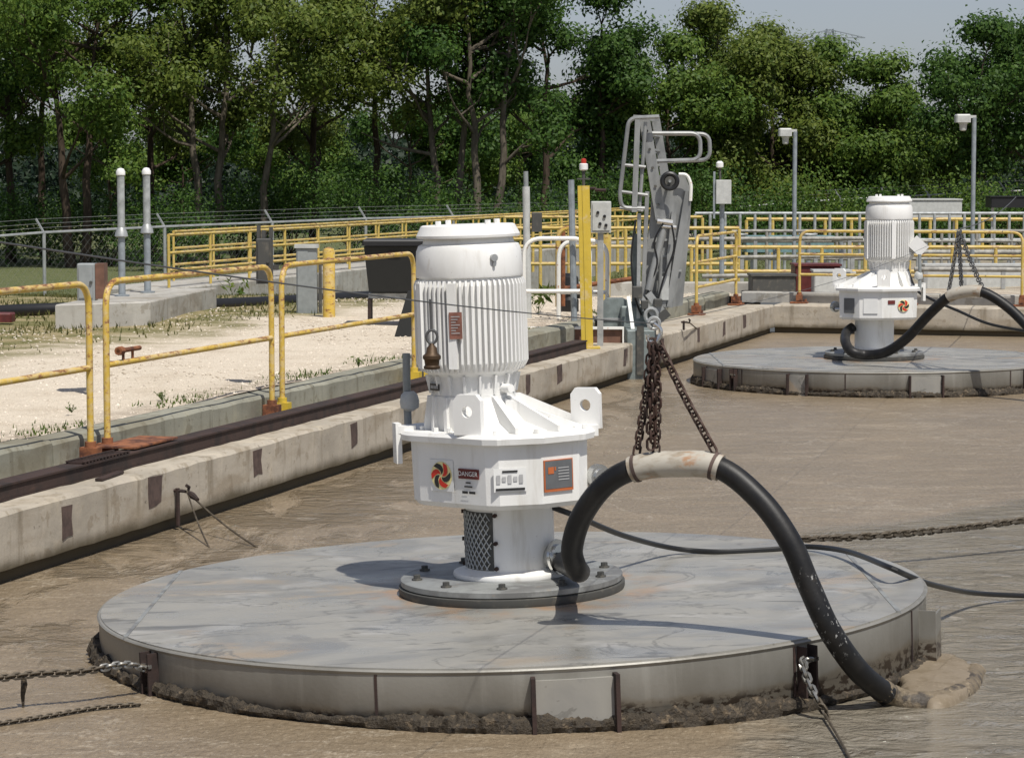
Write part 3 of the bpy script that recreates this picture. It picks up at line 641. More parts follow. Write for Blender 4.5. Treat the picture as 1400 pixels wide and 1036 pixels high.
        p, ex, nr = surf(694, 1.23, .27); MB().cyl(p - nr * .02, p + nr * .05, .026, 10).build('drain_plug', MT['white'], mo)
        # front-left face decals
        a, b = Vector((-.53, -.14, 0)), Vector((-.13, -.50, 0)); ex = (b - a).normalized(); ez = Vector((0, 0, 1)); nz = ex.cross(ez)
        def fc(t, z): return a + (b - a) * t + Vector((0, 0, z)) + nz * .002
        p = fc(.36, .735); sticker(gb, 'logo_sheet', p, ex, ez, .185, .185, MT['plate_white'], .001); swirl_logo(gb, p + nz * .003, ex, ez, .082)
        p = fc(.76, .755); d = sticker(gb, 'danger_sticker', p, ex, ez, .16, .058, MT['danger_red'], .003); lettering(d, 'DANGER', p, ex, ez, .038, MT['plate_white'])
        lines(gb, 'sticker_text', p + Vector((0, 0, -.07)), ex, ez, [(-.02, .02, .015, .024), (-.032, .032, -.008, .001), (-.05, -.005, -.045, -.030), (.005, .055, -.045, -.030)], MT['ink'])
        # front faces
        a, b = Vector((-.05, -.53, 0)), Vector((.20, -.50, 0)); ex = (b - a).normalized(); nz = ex.cross(ez)
        p = fc(.25, .725); w = sticker(gb, 'name_sticker', p, ex, ez, .19, .135, MT['plate_white'], .002)
        lines(w, 'sticker_text', p, ex, ez, [(-.085, .085, -.060, -.046), (-.045, .045, .045, .056)], MT['ink'])
        lines(w, 'sticker_text', p, ex, ez, [(-.08 + .033 * k, -.057 + .033 * k, -.02 + .012 * (k % 2), .02 + .01 * ((k + 1) % 2)) for k in range(5)], MT['ink_grey'])
        a, b = Vector((.20, -.50, 0)), Vector((.42, -.36, 0)); ex = (b - a).normalized(); nz = ex.cross(ez)
        p = fc(.42, .735); w = sticker(gb, 'warning_plate', p, ex, ez, .20, .185, MT['orange'], .004); sticker(w, 'plate_panel', p + nz * .002 + ez * .006, ex, ez, .185, .162, MT['plate_grey'], .004)
        lines(w, 'plate_mark', p + nz * .001, ex, ez, [(-.075, -.035, .012, .052), (-.03, -.02, .03, .052)], MT['orange'], .0075)
        lines(w, 'plate_text', p + nz * .001, ex, ez, [(-.005, .07, .04 - .017 * k, .046 - .017 * k) for k in range(5)], MT['ink_grey'], .0075)
    else:
        ez = Vector((0, 0, 1)); tmp = []
        q = [yv(*x, 0) for x in poly]
        for i, kind in ((7, 'a'), (8, 'b'), (9, 'c')):
            a, b = Vector((*poly[i], 0)), Vector((*poly[(i + 1) % 12], 0)); a, b = MY @ a, MY @ b; ex = (b - a).normalized(); nz = ex.cross(ez); p = (a + b) / 2 + Vector((0, 0, .735)) + nz * .002
            if kind == 'a': sticker(gb, 'name_sticker', p, ex, ez, .17, .2, MT['plate_grey'], .003)
            if kind == 'b': sticker(gb, 'name_sticker', p, ex, ez, .19, .2, MT['plate_white'], .003)
            if kind == 'c': swirl_logo(gb, p + ex * .08 + nz * .003, ex, ez, .08); sticker(gb, 'danger_sticker', p - ex * .09 + ez * .05, ex, ez, .1, .05, MT['danger_red'], .003)
        bld(MB().bar((-.50, .1, 1.60), (-.66, .1, 1.45), .22, .18), 'terminal_box', MT['white'], mo, smooth=0)
    # sight glass and coupling
    bld(MB().cyl((.46, -.16, .66), (.53, -.18, .66), .022, 8).cyl((.515, -.20, .69), (.545, -.235, .69), .075, 18).cyl((.545, -.235, .69), (.552, -.243, .69), .05, 18), 'sight_glass', MT['chrome'], gb)
    if near:
        bld(MB().cyl((.24, -.13, .21), (.30, -.18, .22), .075, 14).cyl((.27, -.155, .215), (.285, -.165, .217), .105, 16).cyl((.29, -.19, .12), (.29, -.19, .21), .03, 8), 'hose_coupling', MT['chrome'], colm)
    return t
TILT = R(-1.9)
nm = mixer('near floating mixer with white motor and gearbox on a round grey float', (0.0, 15.2, .325), TILT, 0)
D2 = 34.7
fm = mixer('far floating mixer with white motor, smaller, at the right in front of the end wall', (4.92, D2, .325), R(-.3), R(172), near=False)

# ================================================================== HOSES, CHAINS, CABLES
ho = root('black_hose', 'thick black hose arching from the near mixer column over the float into the sludge', 'hose', (2.0, 13.8, 0), 0, 'hoses slung on chains')
hp = [at(768, 768, 15.0), at(784, 777, 14.65), at(792, 781, 14.15), at(788, 777, 13.88), at(782, 750, 13.8), at(795, 706, 13.72), at(828, 662, 13.62), at(870, 640, 13.55), at(925, 634, 13.48), at(985, 640, 13.4), at(1040, 684, 13.3), at(1080, 740, 13.22), at(1106, 800, 13.18), at(1135, 862, 13.16), at(1175, 918, 13.25), at(1212, 948, 13.4)]
cv = catmull(hp, 7); MB().tube(cv, .061, 16).build('hose', MT['rubber'], ho, world=True, smooth=60)
i0 = 7 * 7; i1 = 9 * 7
MB().tube(cv[i0 - 1:i1 + 1], .071, 18).build('sleeve', MT['sleeve'], ho, world=True, smooth=60)
for i in (i0, i1 - 1):
    d = (cv[i + 1] - cv[i]).normalized(); MB().cyl(cv[i] - d * .009, cv[i] + d * .009, .0755, 18).build('clamp', MT['stain'], ho, world=True)
rm = random.Random(3); tl = catmull([at(1204, 942, 13.37), at(1222, 953, 13.45), on(1250, 961, .012), on(1290, 958, .0), on(1320, 945, -.01), on(1333, 922, -.02)], 8)
MB().tube(tl, [.064 + rm.uniform(-.002, .004) for _ in tl], 14).build('muddy_end', MT['muddy'], ho, world=True, smooth=60)
hf = root('black_hose', 'black hose slung beside the far mixer, smaller, at the right', 'hose', (7, D2 - 2, 0), 0, 'hoses slung on chains')
D3 = 33.3
hp = [at(1166, 447, D2 - .05), at(1157, 455, D2 - .2), at(1156, 468, D3 + .3), at(1165, 481, D3), at(1185, 485, D3), at(1212, 481, D3 - .2), at(1240, 462, D3 - .5), at(1270, 430, D3 - .8), at(1297, 406, D3 - 1), at(1318, 399, D3 - 1.1), at(1342, 399, D3 - 1.2), at(1370, 414, D3 - 1.3), at(1400, 441, D3 - 1.5), at(1440, 490, D3 - 1.9), at(1452, 540, D3 - 2)]
cv2 = catmull(hp, 6); MB().tube(cv2, .066, 12).build('hose', MT['rubber'], hf, world=True, smooth=60)
MB().tube(cv2[8 * 6:10 * 6 + 1], .078, 14).build('sleeve', MT['sleeve'], hf, world=True, smooth=60)

def link_mesh(name, Lk, wdt, r, mat):
    pts = []
    for k in range(10):
        a = 2 * math.pi * k / 10; pts.append((math.cos(a) * wdt / 2 + (1 if math.cos(a) > 0 else -1) * (Lk - wdt) / 2, math.sin(a) * wdt / 2, 0))
    mb = MB().tube(pts, r, 4, closed=True); o = mb.build(name, mat, None, smooth=60); me = o.data; bpy.data.objects.remove(o); return me
def chain(label, pts, mats, pitch=.045, r=.0075, group='chains', name='chain', cat='chain', sub=6, wob=.0):
    p0 = Vector(pts[-1]); t = root(name, label, cat, p0, 0, group)
    cvv = catmull(pts, sub); acc = 0.0; k = 0; rc = random.Random(len(label)); mes = [link_mesh('chain_link', pitch * 1.5, pitch * .95, r, MT[x]) for x in mats]
    L = sum((cvv[i + 1] - cvv[i]).length for i in range(len(cvv) - 1)); n = max(2, math.ceil(L / pitch)); pitch = L / n; i = 0; seg = 0.0
    for k in range(n):
        s = (k + .5) * pitch
        while i < len(cvv) - 2 and seg + (cvv[i + 1] - cvv[i]).length < s: seg += (cvv[i + 1] - cvv[i]).length; i += 1
        d = cvv[i + 1] - cvv[i]; p = cvv[i] + d.normalized() * (s - seg); q = d.to_track_quat('X', 'Z').to_matrix().to_4x4()
        M = Matrix.Translation(p - p0) @ q @ Matrix.Rotation((math.pi / 2 if k % 2 else 0) + .6 + rc.uniform(-wob, wob), 4, 'X')
        o = bpy.data.objects.new('chain_link', mes[int(k * len(mes) / n)]); col.objects.link(o); o.parent = t; o.matrix_basis = M
    return t
# overhead cable running from the near bank over both hang points
H1 = at(894, 442, 13.5); H2 = at(1311, 313, 33.0)
P0 = H1 + Vector((-2.75, -10.3, .92)); P9 = H2 + (H2 - H1) * .62 + Vector((0, 0, .25))
oc = root('overhead_cable', 'thin steel cable stretched overhead past both mixers from upper left to far right', 'cable', P9)
def sag(a, b, s, n=14): return [a.lerp(b, k / n) - Vector((0, 0, s * 4 * (k / n) * (1 - k / n))) for k in range(n + 1)]
MB().tube(sag(P0, H1, .05), .0028, 6).build('cable', MT['wire'], oc, world=True)
MB().tube(sag(H1, H2, .12), .0019, 6).build('cable', MT['wire'], oc, world=True)
MB().tube(sag(H2, P9, .1), .008, 6).build('cable', MT['wire'], oc, world=True)
hk = root('lifting_hook', 'bright steel hook on the overhead cable holding the rusty chains', 'hook', H1 - Vector((0, 0, .07)))
MB().tube(catmull([(0, 0, .07), (.03, 0, .045), (.035, 0, .01), (.01, 0, -.03), (-.028, 0, -.02), (-.034, 0, .01)], 5), .012, 8).build('hook', MT['chrome'], hk)
MB().tube([(.03 * math.cos(2 * math.pi * k / 12), 0, .07 + .03 * math.sin(2 * math.pi * k / 12)) for k in range(12)], .01, 6, closed=True).build('eye', MT['galv'], hk)
CB = H1 - Vector((0, 0, .09))
cs_ = cv[i0] + Vector((0, 0, .075)); ce = cv[i1 - 1] + Vector((0, 0, .078)); cmid = cv[i0 + 3] + Vector((.03, 0, .07))
chain('rusty chain running from the hook down to the left end of the hose sleeve', [CB + Vector((-.01, 0, 0)), CB.lerp(cs_, .5), cs_], ['chain_rust'], .044, .0074, 'rusty chains holding the near hose')
chain('rusty chain slanting from the hook to the right end of the hose sleeve', [CB + Vector((.02, 0, 0)), CB.lerp(ce, .5), ce], ['chain_rust'], .044, .0074, 'rusty chains holding the near hose')
for dx, dy, dz, lab in ((-.011, -.015, .03, 'left'), (.013, .0, .0, 'right'), (.0, .025, .06, 'rear')):
    e = CB + Vector((dx * 1.2, dy, -.60 + dz)); chain('loose %s strand of the rusty chain bundle hanging straight below the hook' % lab, [CB + Vector((dx * .5, dy, -.02)), CB.lerp(e, .5) + Vector((dx, 0, 0)), e], ['chain_rust'], .044, .0074, 'rusty chains holding the near hose')
# far hose slings
for i, (e, lab) in enumerate(((cv2[8 * 6], 'left end'), (cv2[10 * 6], 'right end'), (cv2[9 * 6 - 1], 'middle'))):
    chain('dark chain from the overhead cable to the %s of the far hose sleeve' % lab, [H2 + Vector((0, 0, -.01)), (H2 + e) / 2, e + Vector((0, 0, .07))], ['wire'], .055, .009, 'dark chains holding the far hose')
# pendant on the cable in front of the motor
def cab(u):
    lo, hi = 0.0, 1.0
    for _ in range(40):
        k = (lo + hi) / 2; p = P0.lerp(H1, k); a = p.y * ct - (p.z - HC) * st
        if 700 + FPX * p.x / a < u: lo = k
        else: hi = k
    return P0.lerp(H1, lo) - Vector((0, 0, .05 * 4 * lo * (1 - lo)))
pc = cab(588); pt = root('cable_pendant', 'dirty brass plug hanging by a ring and strap from the overhead cable before the motor', 'plug', pc - Vector((0, 0, .258)))
B = .258; k_ = pc.y / 3500
MB().bar((0, 0, B + .012), (.004, 0, B - 38 * k_), .009, .006, up=(0, 1, 0)).build('strap', MT['wire'], pt)
MB().tube([(.006 + 7.5 * k_ * math.cos(2 * math.pi * j / 16), 0, B - 47 * k_ + 9 * k_ * math.sin(2 * math.pi * j / 16)) for j in range(16)], .0055, 7, closed=True).build('ring', MT['wire'], pt)
MB().lathe([(4 * k_, 0), (11 * k_, 1 * k_), (11.5 * k_, 4 * k_), (9.5 * k_, 6 * k_), (10.5 * k_, 13 * k_), (12.5 * k_, 15 * k_), (12.5 * k_, 19 * k_), (8 * k_, 23 * k_), (7 * k_, 30 * k_), (4 * k_, 33 * k_), (2 * k_, 36 * k_)], 14, (.006, 0, B - 92 * k_)).build('plug_body', MT['brass'], pt)
# power cables
dk = lambda u, v, dz=.018: on(u, v, .325 + .033 * (u - 700) / 3500 * 16.6 + dz)
pcx = [at(752, 692, 15.15), at(790, 706, 15.2), at(850, 731, 15.7), dk(920, 749, .05), dk(985, 754), dk(1050, 751), dk(1105, 747, .03), dk(1160, 754, .06), dk(1215, 775, .09), on(1245, 788, .42), on(1275, 799, .32), on(1330, 810, .11), on(1400, 814, .03), on(1480, 815, .015), on(1560, 817, -.1)]
pw = root('power_cable', 'black power cable trailing from the near mixer across its float to the right edge', 'cable', (2.0, 16.9, .3)); MB().tube(catmull(pcx, 7), .0175, 8).build('cable', MT['cable'], pw, world=True)
pf = root('power_cable', 'thin black power cable sagging from the far mixer to the right edge', 'cable', (6.5, 34.5, .3))
MB().tube(catmull([at(1240, 365, 35.6), at(1252, 395, 35.4), at(1275, 410, 35), at(1310, 425, 34.5), at(1350, 442, 34), at(1400, 452, 33.6), at(1450, 458, 33.2)], 6), .02, 7).build('cable', MT['cable'], pf, world=True)
# mooring chains
def fpt(phi, r, z): a = R(phi - 90); M = nm.matrix_basis; return Matrix.Translation(nm.location) @ Matrix.Rotation(TILT, 4, 'Y') @ Vector((r * math.cos(a), r * math.sin(a), z))
q = fpt(-52.5, RF + .06, -.12)
chain('bright then muddy mooring chain from the near float to the left edge', [q, at(170, 908, q.y - .1), at(110, 918, q.y - .25), at(50, 921, q.y - .35), at(-10, 928, q.y - .5), at(-60, 934, q.y - .6)], ['chain_bright', 'chain_mud', 'chain_mud', 'chain_mud'], .036, .0075, 'mooring chains')
dr = root('weed_strand', 'dark slimy strand dangling from the mooring chain at the left edge', 'weed', at(32, 970, 13.35)); MB().tube([at(32, 922, 13.35), at(33, 935, 13.35), at(31, 950, 13.35), at(32, 972, 13.35)], [.012, .018, .012, .004], 7).build('strand', MT['crust'], dr, world=True)
chain('thin dark chain half sunk in the sludge at the lower left', [on(190, 963, .012), on(130, 968, .012), on(60, 980, .012), on(-20, 992, .012)], ['chain_mud'], .03, .0055, 'mooring chains')
q = fpt(38.5, RF + .06, -.1)
chain('bright chain hanging from the front right of the near float into the sludge', [q, at(1098, 905, q.y - .05), at(1105, 930, q.y - .12), at(1118, 958, q.y - .18), on(1132, 980, .01)], ['chain_bright', 'chain_bright', 'chain_mud'], .04, .008, 'mooring chains')
ml = root('mooring_line', 'thin mooring line running from the hanging chain to the bottom edge', 'rope', on(1132, 980, .02)); MB().tube([on(1128, 976, .03), on(1148, 1010, .02), on(1175, 1060, .015)], .007, 6).build('line', MT['chain_mud'], ml, world=True)
chain('long mud caked chain stretched over the sludge behind the hose to the right edge', [at(1085, 737, 18.0), at(1180, 733, 18.2), at(1290, 724, 18.5), at(1400, 711, 18.9), at(1480, 702, 19.2)], ['chain_mud'], .042, .0125, 'mooring chains', wob=.5)
# wall hooks with mooring lines
def wall_hook(u, v, lab, ends, dpost):
    s0 = s_at(u, 0, .3); z = [zz * .01 for zz in range(5, 60)]
    zz = HC; p = W(s0, -.02); z0 = HC - (v - YH) / FPX * p.y
    h = root('wall_hook', lab, 'hook', W(s0, -.02, z0), WANG)
    MB().tube([(0, .03, .0), (0, -.05, .0), (.02, -.09, -.01), (.02, -.10, .03), (-.01, -.09, .045)], .014, 7).build('hook', MT['dark_rust'], h)
    MB().cyl((0, -.01, -dpost), (0, -.01, .02), .018, 7).build('pin', MT['dark_rust'], h)
    a = W(s0, -.11, z0)
    for i, (uu, vv, zz) in enumerate(ends):
        b = on(uu, vv, zz); l = root('mooring_line', ('%s mooring line running from the %s' % (('slack', 'taut')[i % 2] if len(ends) > 1 else 'thin', 'near wall hook down to the sludge' if u < 600 else 'far wall hook beside the gangway')), 'rope', b, 0, 'mooring lines'); MB().tube(sag(a, b, .03), .0075 if u < 600 else .009, 6).build('line', MT['chain_mud'], l, world=True)
        if u < 600 and i == 1: MB().tube([a.lerp(b, .04), a.lerp(b, .09), a.lerp(b, .16)], [.02, .028, .015], 7).build('shackle', MT['dark_rust'], l, world=True)
wall_hook(238, 672, 'rusty hook and pin on the near wall face between two anchor plates', [(286, 748, .0), (352, 748, .0)], .28)
wall_hook(932, 440, 'dark rusty hook on the wall face right of the gangway', [(985, 468, .0)], .12)
# foam pushed up by the hose end
fo = MB(); rf = random.Random(9); c = on(1280, 938, 0); n = 60; rgs = []
for ring, (rr_, zz) in enumerate(((1.04, -.02), (1.0, .02), (.96, .042), (.88, .052), (.75, .056), (.6, .058), (.45, .06), (.3, .061), (.15, .062), (.02, .062))):
    rgs.append([(c.x + .02 + math.cos(2 * math.pi * j / n) * .235 * rr_ * (1 + .05 * math.sin(3 * j) + .05 * math.sin(1.3 * j)), c.y + .12 + math.sin(2 * math.pi * j / n) * .60 * rr_ + .35 * math.cos(2 * math.pi * j / n) * rr_, zz * (1 + .05 * math.sin(5 * 2 * math.pi * j / n) * rr_)) for j in range(n)])
fo.loft(rgs); fo.v = [v + Vector((0, 0, .004 * mnoise.noise(v * 7))) for v in fo.v]; tag(fo.build('foam_mound', MT['foam'], smooth=60), 'smooth hump of tan foam piled beside the sunken hose end', 'foam', kind='stuff')

# ================================================================== FOLDED GANGWAY on the wall
GD = 36.2; gs = 3500 / GD
gw = root('folded_gangway', 'grey aluminium gangway folded upright on the wall, with hoop rails and a black wheel', 'gangway', at(885, 445, GD), 0)
def G(u, v, y=0.0): return Vector(((u - 885) / gs, y, (445 - v) / gs))
A_ = MT['alu']
# left rail cage
MB().tube(round_path([G(880, 285, -.15), G(849, 284, -.15), G(846, 268, -.15), G(858, 163, -.15), G(899, 161, -.15)], .12, 5), .03, 8).build('hoop_rail', A_, gw)
MB().bar(G(866, 290, -.15), G(870, 165, -.15), .075, .05, up=(0, 1, 0)).build('stanchion', A_, gw)
MB().cyl(G(873, 288, -.1), G(881, 168, -.1), .026, 8).build('stanchion', A_, gw)
for u0, v0, u1, v1 in ((851, 226, 881, 229), (847, 262, 884, 267), (846, 284, 878, 288)): MB().cyl(G(u0, v0, -.15), G(u1, v1, -.15), .024, 8).build('cross_rail', A_, gw)
# twin tapering beams
MB().bar(G(880, 163, .05), G(903, 300, .05), .15, .12, up=(0, 1, 0)).build('side_beam', A_, gw)
MB().bar(G(898, 163, .55), G(912, 246, .55), .12, .12, up=(0, 1, 0)).build('side_beam', A_, gw)
MB().bar(G(866, 161, .3), G(902, 163, .3), .07, .07).build('top_bar', A_, gw)
for v in (185, 205, 225): MB().cyl(G(886, v, .05), G(904, v + 2, .55), .025, 6).build('rung', A_, gw)
for y, du in ((.05, 0), (.6, 17)):
    MB().tube(round_path([G(888 + du * .4, 183, y), G(956 + du, 183, y), G(957 + du, 219, y), G(893 + du * .4, 221, y)], .14, 6), .029, 8).build('hoop_rail', A_, gw)
# body panel and ribs
pl = [(893, 240), (936, 240), (945, 262), (944, 300), (934, 418), (884, 426), (880, 380), (889, 300)]
MB().loft([[G(u, v, .12) for u, v in pl], [G(u, v, .22) for u, v in pl]]).build('body_panel', A_, gw, smooth=0)
MB().bar(G(941, 262, .06), G(915, 420, .06), .10, .10, up=(0, 1, 0)).build('panel_rib', A_, gw)
MB().bar(G(921, 290, .06), G(908, 420, .06), .07, .1, up=(0, 1, 0)).build('panel_rib', A_, gw)
MB().bar(G(884, 262, -.02), G(878, 430, -.02), .055, .10, up=(0, 1, 0)).build('guide_rail', A_, gw)
MB().bar(G(873, 292, -.06), G(872, 435, -.06), .05, .10, up=(0, 1, 0)).build('guide_rail', MT['galv'], gw)
MB().bar(G(868, 320, .1), G(867, 440, .1), .06, .10, up=(0, 1, 0)).build('guide_rail', MT['green_grey'], gw)
MB().tube(round_path([G(927, 239, .0), G(938, 239, .0), G(944, 252, .0), G(943, 275, .0)], .1, 5), .026, 8).build('grab_rail', MT['white_rail'], gw)
wp = G(914, 248, -.12); whl = MB().tube([wp + Vector((math.cos(2 * math.pi * k / 20) * .105, 0, math.sin(2 * math.pi * k / 20) * .105)) for k in range(20)], .035, 8, closed=True).build('wheel', MT['black'], gw)
MB().cyl(wp + Vector((0, -.02, 0)), wp + Vector((0, .03, 0)), .072, 14).build('rim', MT['gasket'], whl); MB().cyl(wp + Vector((0, -.05, 0)), wp + Vector((0, .2, 0)), .022, 8).build('hub', MT['chrome'], whl)
MB().cyl(G(906, 312, -.1), G(886, 396, -.14), .055, 10).build('cylinder', A_, gw); MB().cyl(G(886, 396, -.14), G(879, 425, -.15), .028, 8).build('piston_rod', MT['chrome'], gw)
MB().cyl(G(897, 302, -.14), G(918, 305, -.14), .045, 8).build('pivot', MT['chrome'], gw); MB().cyl(G(903, 309, -.14), G(923, 311, -.14), .03, 8).build('pivot', MT['chrome'], gw)
MB().cyl(G(904, 318, -.02), G(901, 415, -.02), .028, 8).build('tie_rod', A_, gw); MB().box(*sorted((G(904, 0).x, G(914, 0).x)), -.02, .115, G(0, 410).z, G(0, 378).z).build('label_panel', MT['grey_pale'], gw, smooth=0)
# base
WF = W(s_at(872, -.04), -.04).y - GD
MB().box(-.38, .12, -.1, .45, -.19, G(0, 418).z, .02).build('base_block', MT['green_grey'], gw, smooth=0)
MB().bar(G(885, 400, -.15), G(908, 430, -.15), .10, .10, up=(0, 1, 0)).build('base_arm', MT['galv'], gw)
MB().bar(G(875, 405, -.2), G(900, 440, -.2), .07, .07, up=(0, 1, 0)).build('base_arm', MT['galv'], gw)
rgp = G(889, 430, -.26); MB().tube([rgp + Vector((math.cos(2 * math.pi * k / 14) * .085, 0, math.sin(2 * math.pi * k / 14) * .10)) for k in range(14)], .03, 7, closed=True).build('pivot_ring', MT['galv'], gw)
MB().bar(G(898, 436, -.22), G(912, 425, -.22), .12, .12, up=(0, 1, 0)).build('pivot_block', MT['gasket'], gw)
MB().box(-.33, .05, WF - .12, -.12, G(0, 512).z, G(0, 446).z, .01).build('wall_bracket', MT['green_grey'], gw, smooth=0)
MB().box(-.20, -.10, WF - .15, WF - .125, G(0, 505).z, G(0, 440).z).build('bracket_rib', MT['gasket'], gw, smooth=0)
MB().bar(G(858, 405, -.25), G(868, 498, WF - .1), .05, .05, up=(0, 1, 0)).build('hanger', MT['galv'], gw)
for (u, v) in ((883, 180), (887, 205), (891, 230), (895, 255), (899, 280)): MB().cyl(G(u, v, -.03), G(u, v, -.006) - Vector((0, .02, 0)), .022, 6).build('bolt', MT['gasket'], gw)
for pts in ([(905, 305), (893, 330), (897, 360), (884, 400), (880, 432)], [(917, 308), (920, 340), (906, 380), (896, 420)], [(868, 300), (862, 350), (866, 400), (876, 430)]):
    MB().tube(catmull([G(u, v, -.17) for u, v in pts], 5), .014, 6).build('hydraulic_hose', MT['black'], gw)
for v in (330, 352, 374): MB().bar(G(893, v, .09), G(932, v - 4, .09), .03, .035, up=(0, 1, 0)).build('panel_rib', MT['galv'], gw)
for (u, v, w_, h_) in ((870, 398, .14, .16), (898, 412, .12, .10), (880, 415, .10, .12)): c_ = G(u, v, -.24); MB().box(c_.x - w_ / 2, c_.x + w_ / 2, -.28, -.17, c_.z - h_ / 2, c_.z + h_ / 2, .012).build('valve_block', MT['gasket'], gw, smooth=0)
db = root('drive_housing', 'grey green domed drive housing at the left foot of the gangway', 'housing', at(840, 446, GD + .2), 0)
MB().loft([[(-.24, y, 0), (.24, y, 0), (.24, y, .34), (.12, y, .40), (-.10, y, .40), (-.24, y, .28)] for y in (-.2, .2)]).build('case', MT['green_grey'], db, smooth=0)
MB().box(-.26, .26, -.22, .22, .10, .13).build('band', MT['galv'], db, smooth=0)

# ================================================================== POSTS, BEACONS, BOXES
yp = root('yellow_post', 'bright yellow steel post topped by a small lamp bracket, near the gangway', 'post', W(s_at(803, .33), .33, .5), 0); L_ = yp.location; k = L_.y / 3500
yp.rotation_euler = (0, R(-1.5), 0)
MB().box(-.078, .078, -.075, .075, 0, 222 * k).build('post', MT['yellow_new'], yp, smooth=0); MB().box(-.02, .02, -.085, -.077, 0, 222 * k).build('post_rib', MT['yellow_new'], yp, smooth=0)
MB().box(-.17, .17, -.15, .15, 0, .02).build('base_plate', MT['yellow_new'], yp, smooth=0)
MB().cyl((.0, 0, 218 * k), (.17, 0, 218 * k), .02, 8).cyl((.15, -.02, 216 * k), (.30, -.02, 215 * k), .022, 8).build('bracket', MT['dark_rust'], yp)
bz = 222 * k; bc = root('beacon', 'red and white warning beacon on top of the yellow post', 'beacon', (L_.x - .055, L_.y, L_.z + bz), 0)
MB().cyl((0, 0, 0), (0, 0, .20), .022, 8).build('stem', MT['gasket'], bc); MB().box(-.09, .09, -.02, .02, .08, .10).build('cross_bar', MT['gasket'], bc)
MB().lathe([(.03, .20), (.058, .215), (.058, .285), (.04, .295)], 16).build('base', MT['white_plastic'], bc); MB().lathe([(.036, .296), (.036, .335), (.028, .355), (.008, .362)], 16).build('lens', MT['red'], bc)
yb = root('control_box', 'pale grey control box standing just right of the yellow post', 'box', at(820, 318, L_.y + .5), 0)
MB().box(-.12, .15, -.08, .08, 0, .42, .008).build('case', MT['grey_pale'], yb, smooth=0); MB().box(-.10, .13, -.093, -.082, .03, .39).build('door', MT['grey_pale'], yb, smooth=0)
for kx, kz in ((-.03, .27), (.06, .22), (.0, .12), (.08, .1)): MB().cyl((kx, -.09, kz), (kx, -.115, kz), .022, 8).build('button', MT['black'], yb)
MB().box(-.03, .05, -.03, .03, -1.6, 0).build('leg', MT['galv'], yb, smooth=0)
bp = root('pole', 'thin blue grey pole just left of the yellow post', 'pole', at(790, 440, L_.y + 2), 0); MB().cyl((-.05, 0, 0), (-.10, 0, 2.0), .045, 8).build('tube', MT['blue_grey'], bp)
gp = root('grey_post', 'round grey concrete post with a dark switch box right of the near motor', 'post', at(722, 440, 37), 0)
MB().cyl((0, 0, 0), (-.03, 0, 1.95), .055, 12).build('post', MT['grey_pale'], gp); MB().cyl((-.03, 0, 1.95), (-.035, 0, 2.17), .035, 10).build('cap_pipe', MT['grey_box'], gp); MB().box(.05, .2, -.08, .08, 1.3, 1.58, .01).build('switch_box', MT['gasket'], gp, smooth=0)
b2 = root('beacon', 'white capped beacon on a pale box right of the gangway', 'beacon', at(989, 400, 52), 0)
MB().cyl((-.03, .1, 0), (-.03, .1, 1.5), .05, 8).build('post', MT['blue_grey'], b2); MB().box(-.17, .14, -.09, .09, 1.80, 2.28, .01).build('box', MT['grey_pale'], b2, smooth=0); MB().box(-.22, -.18, -.04, .04, 1.5, 2.45).build('bracket', MT['blue_grey'], b2, smooth=0)
MB().cyl((-.03, .1, 1.5), (-.03, .1, 1.8), .05, 8).build('post', MT['blue_grey'], b2)
MB().cyl((-.08, 0, 2.28), (-.09, 0, 2.52), .025, 8).build('stem', MT['gasket'], b2); MB().lathe([(.03, 2.52), (.075, 2.54), (.075, 2.62), (.04, 2.66)], 14, (-.09, 0, 0)).build('lens', MT['white_plastic'], b2)
# white hoop gate and platform channel behind the yellow post
wg = root('hoop_rail', 'white painted hoop rail right of the near motor', 'handrail', at(808, 466, 36.0), 0)
def P_(u, v, y=0.0, D=36.0): kk = D / 3500; return Vector(((u - 808) * kk, y, (466 - v) * kk))
MB().tube(round_path([P_(716, 420), P_(716, 326), P_(806, 326), P_(806, 466)], .26, 7), .032, 9).build('hoop', MT['white_rail'], wg); MB().cyl(P_(716, 398), P_(806, 398), .03, 9).build('mid_rail', MT['white_rail'], wg)
wg2 = root('hoop_rail', 'second white hoop rail half hidden behind the yellow post', 'handrail', at(830, 466, 36.8), 0)
MB().tube(round_path([P_(740, 470), P_(740, 326), P_(808, 326), P_(808, 466)], .26, 7), .032, 9).build('hoop', MT['white_rail'], wg2); MB().cyl(P_(740, 398), P_(808, 398), .03, 9).build('mid_rail', MT['white_rail'], wg2)
yg = root('handrail', 'short yellow and rusty handrail behind the white hoop rails', 'handrail', at(768, 442, 38), 0)
MB().tube(round_path([P_(802, 442), P_(802, 328), P_(842, 328), P_(842, 440)], .2, 6), .035, 9).build('frame', MT['yellow'], yg); MB().cyl(P_(810, 442, .15), P_(810, 330, .15), .035, 9).build('post', MT['rust'], yg)
pp = root('yellow_pipe', 'yellow pipe behind the bright yellow post', 'pipe', at(826, 442, 39), 0); MB().cyl((0, 0, 0), (.02, 0, 1.35), .09, 12).build('pipe', MT['yellow_pale'], pp); MB().cyl((-.7, 0, .52), (.55, 0, .70), .035, 8).build('branch', MT['rust'], pp)
bk = root('black_pump', 'small black pump body behind the white hoop rails', 'pump', at(778, 432, 39.5), 0); MB().lathe([(.12, 0), (.15, .05), (.15, .25), (.10, .30), (.10, .38), (.16, .42), (.14, .6), (.06, .66)], 16).build('body', MT['black'], bk); MB().cyl((-.2, 0, .33), (.2, 0, .33), .06, 10).build('shaft', MT['black'], bk)
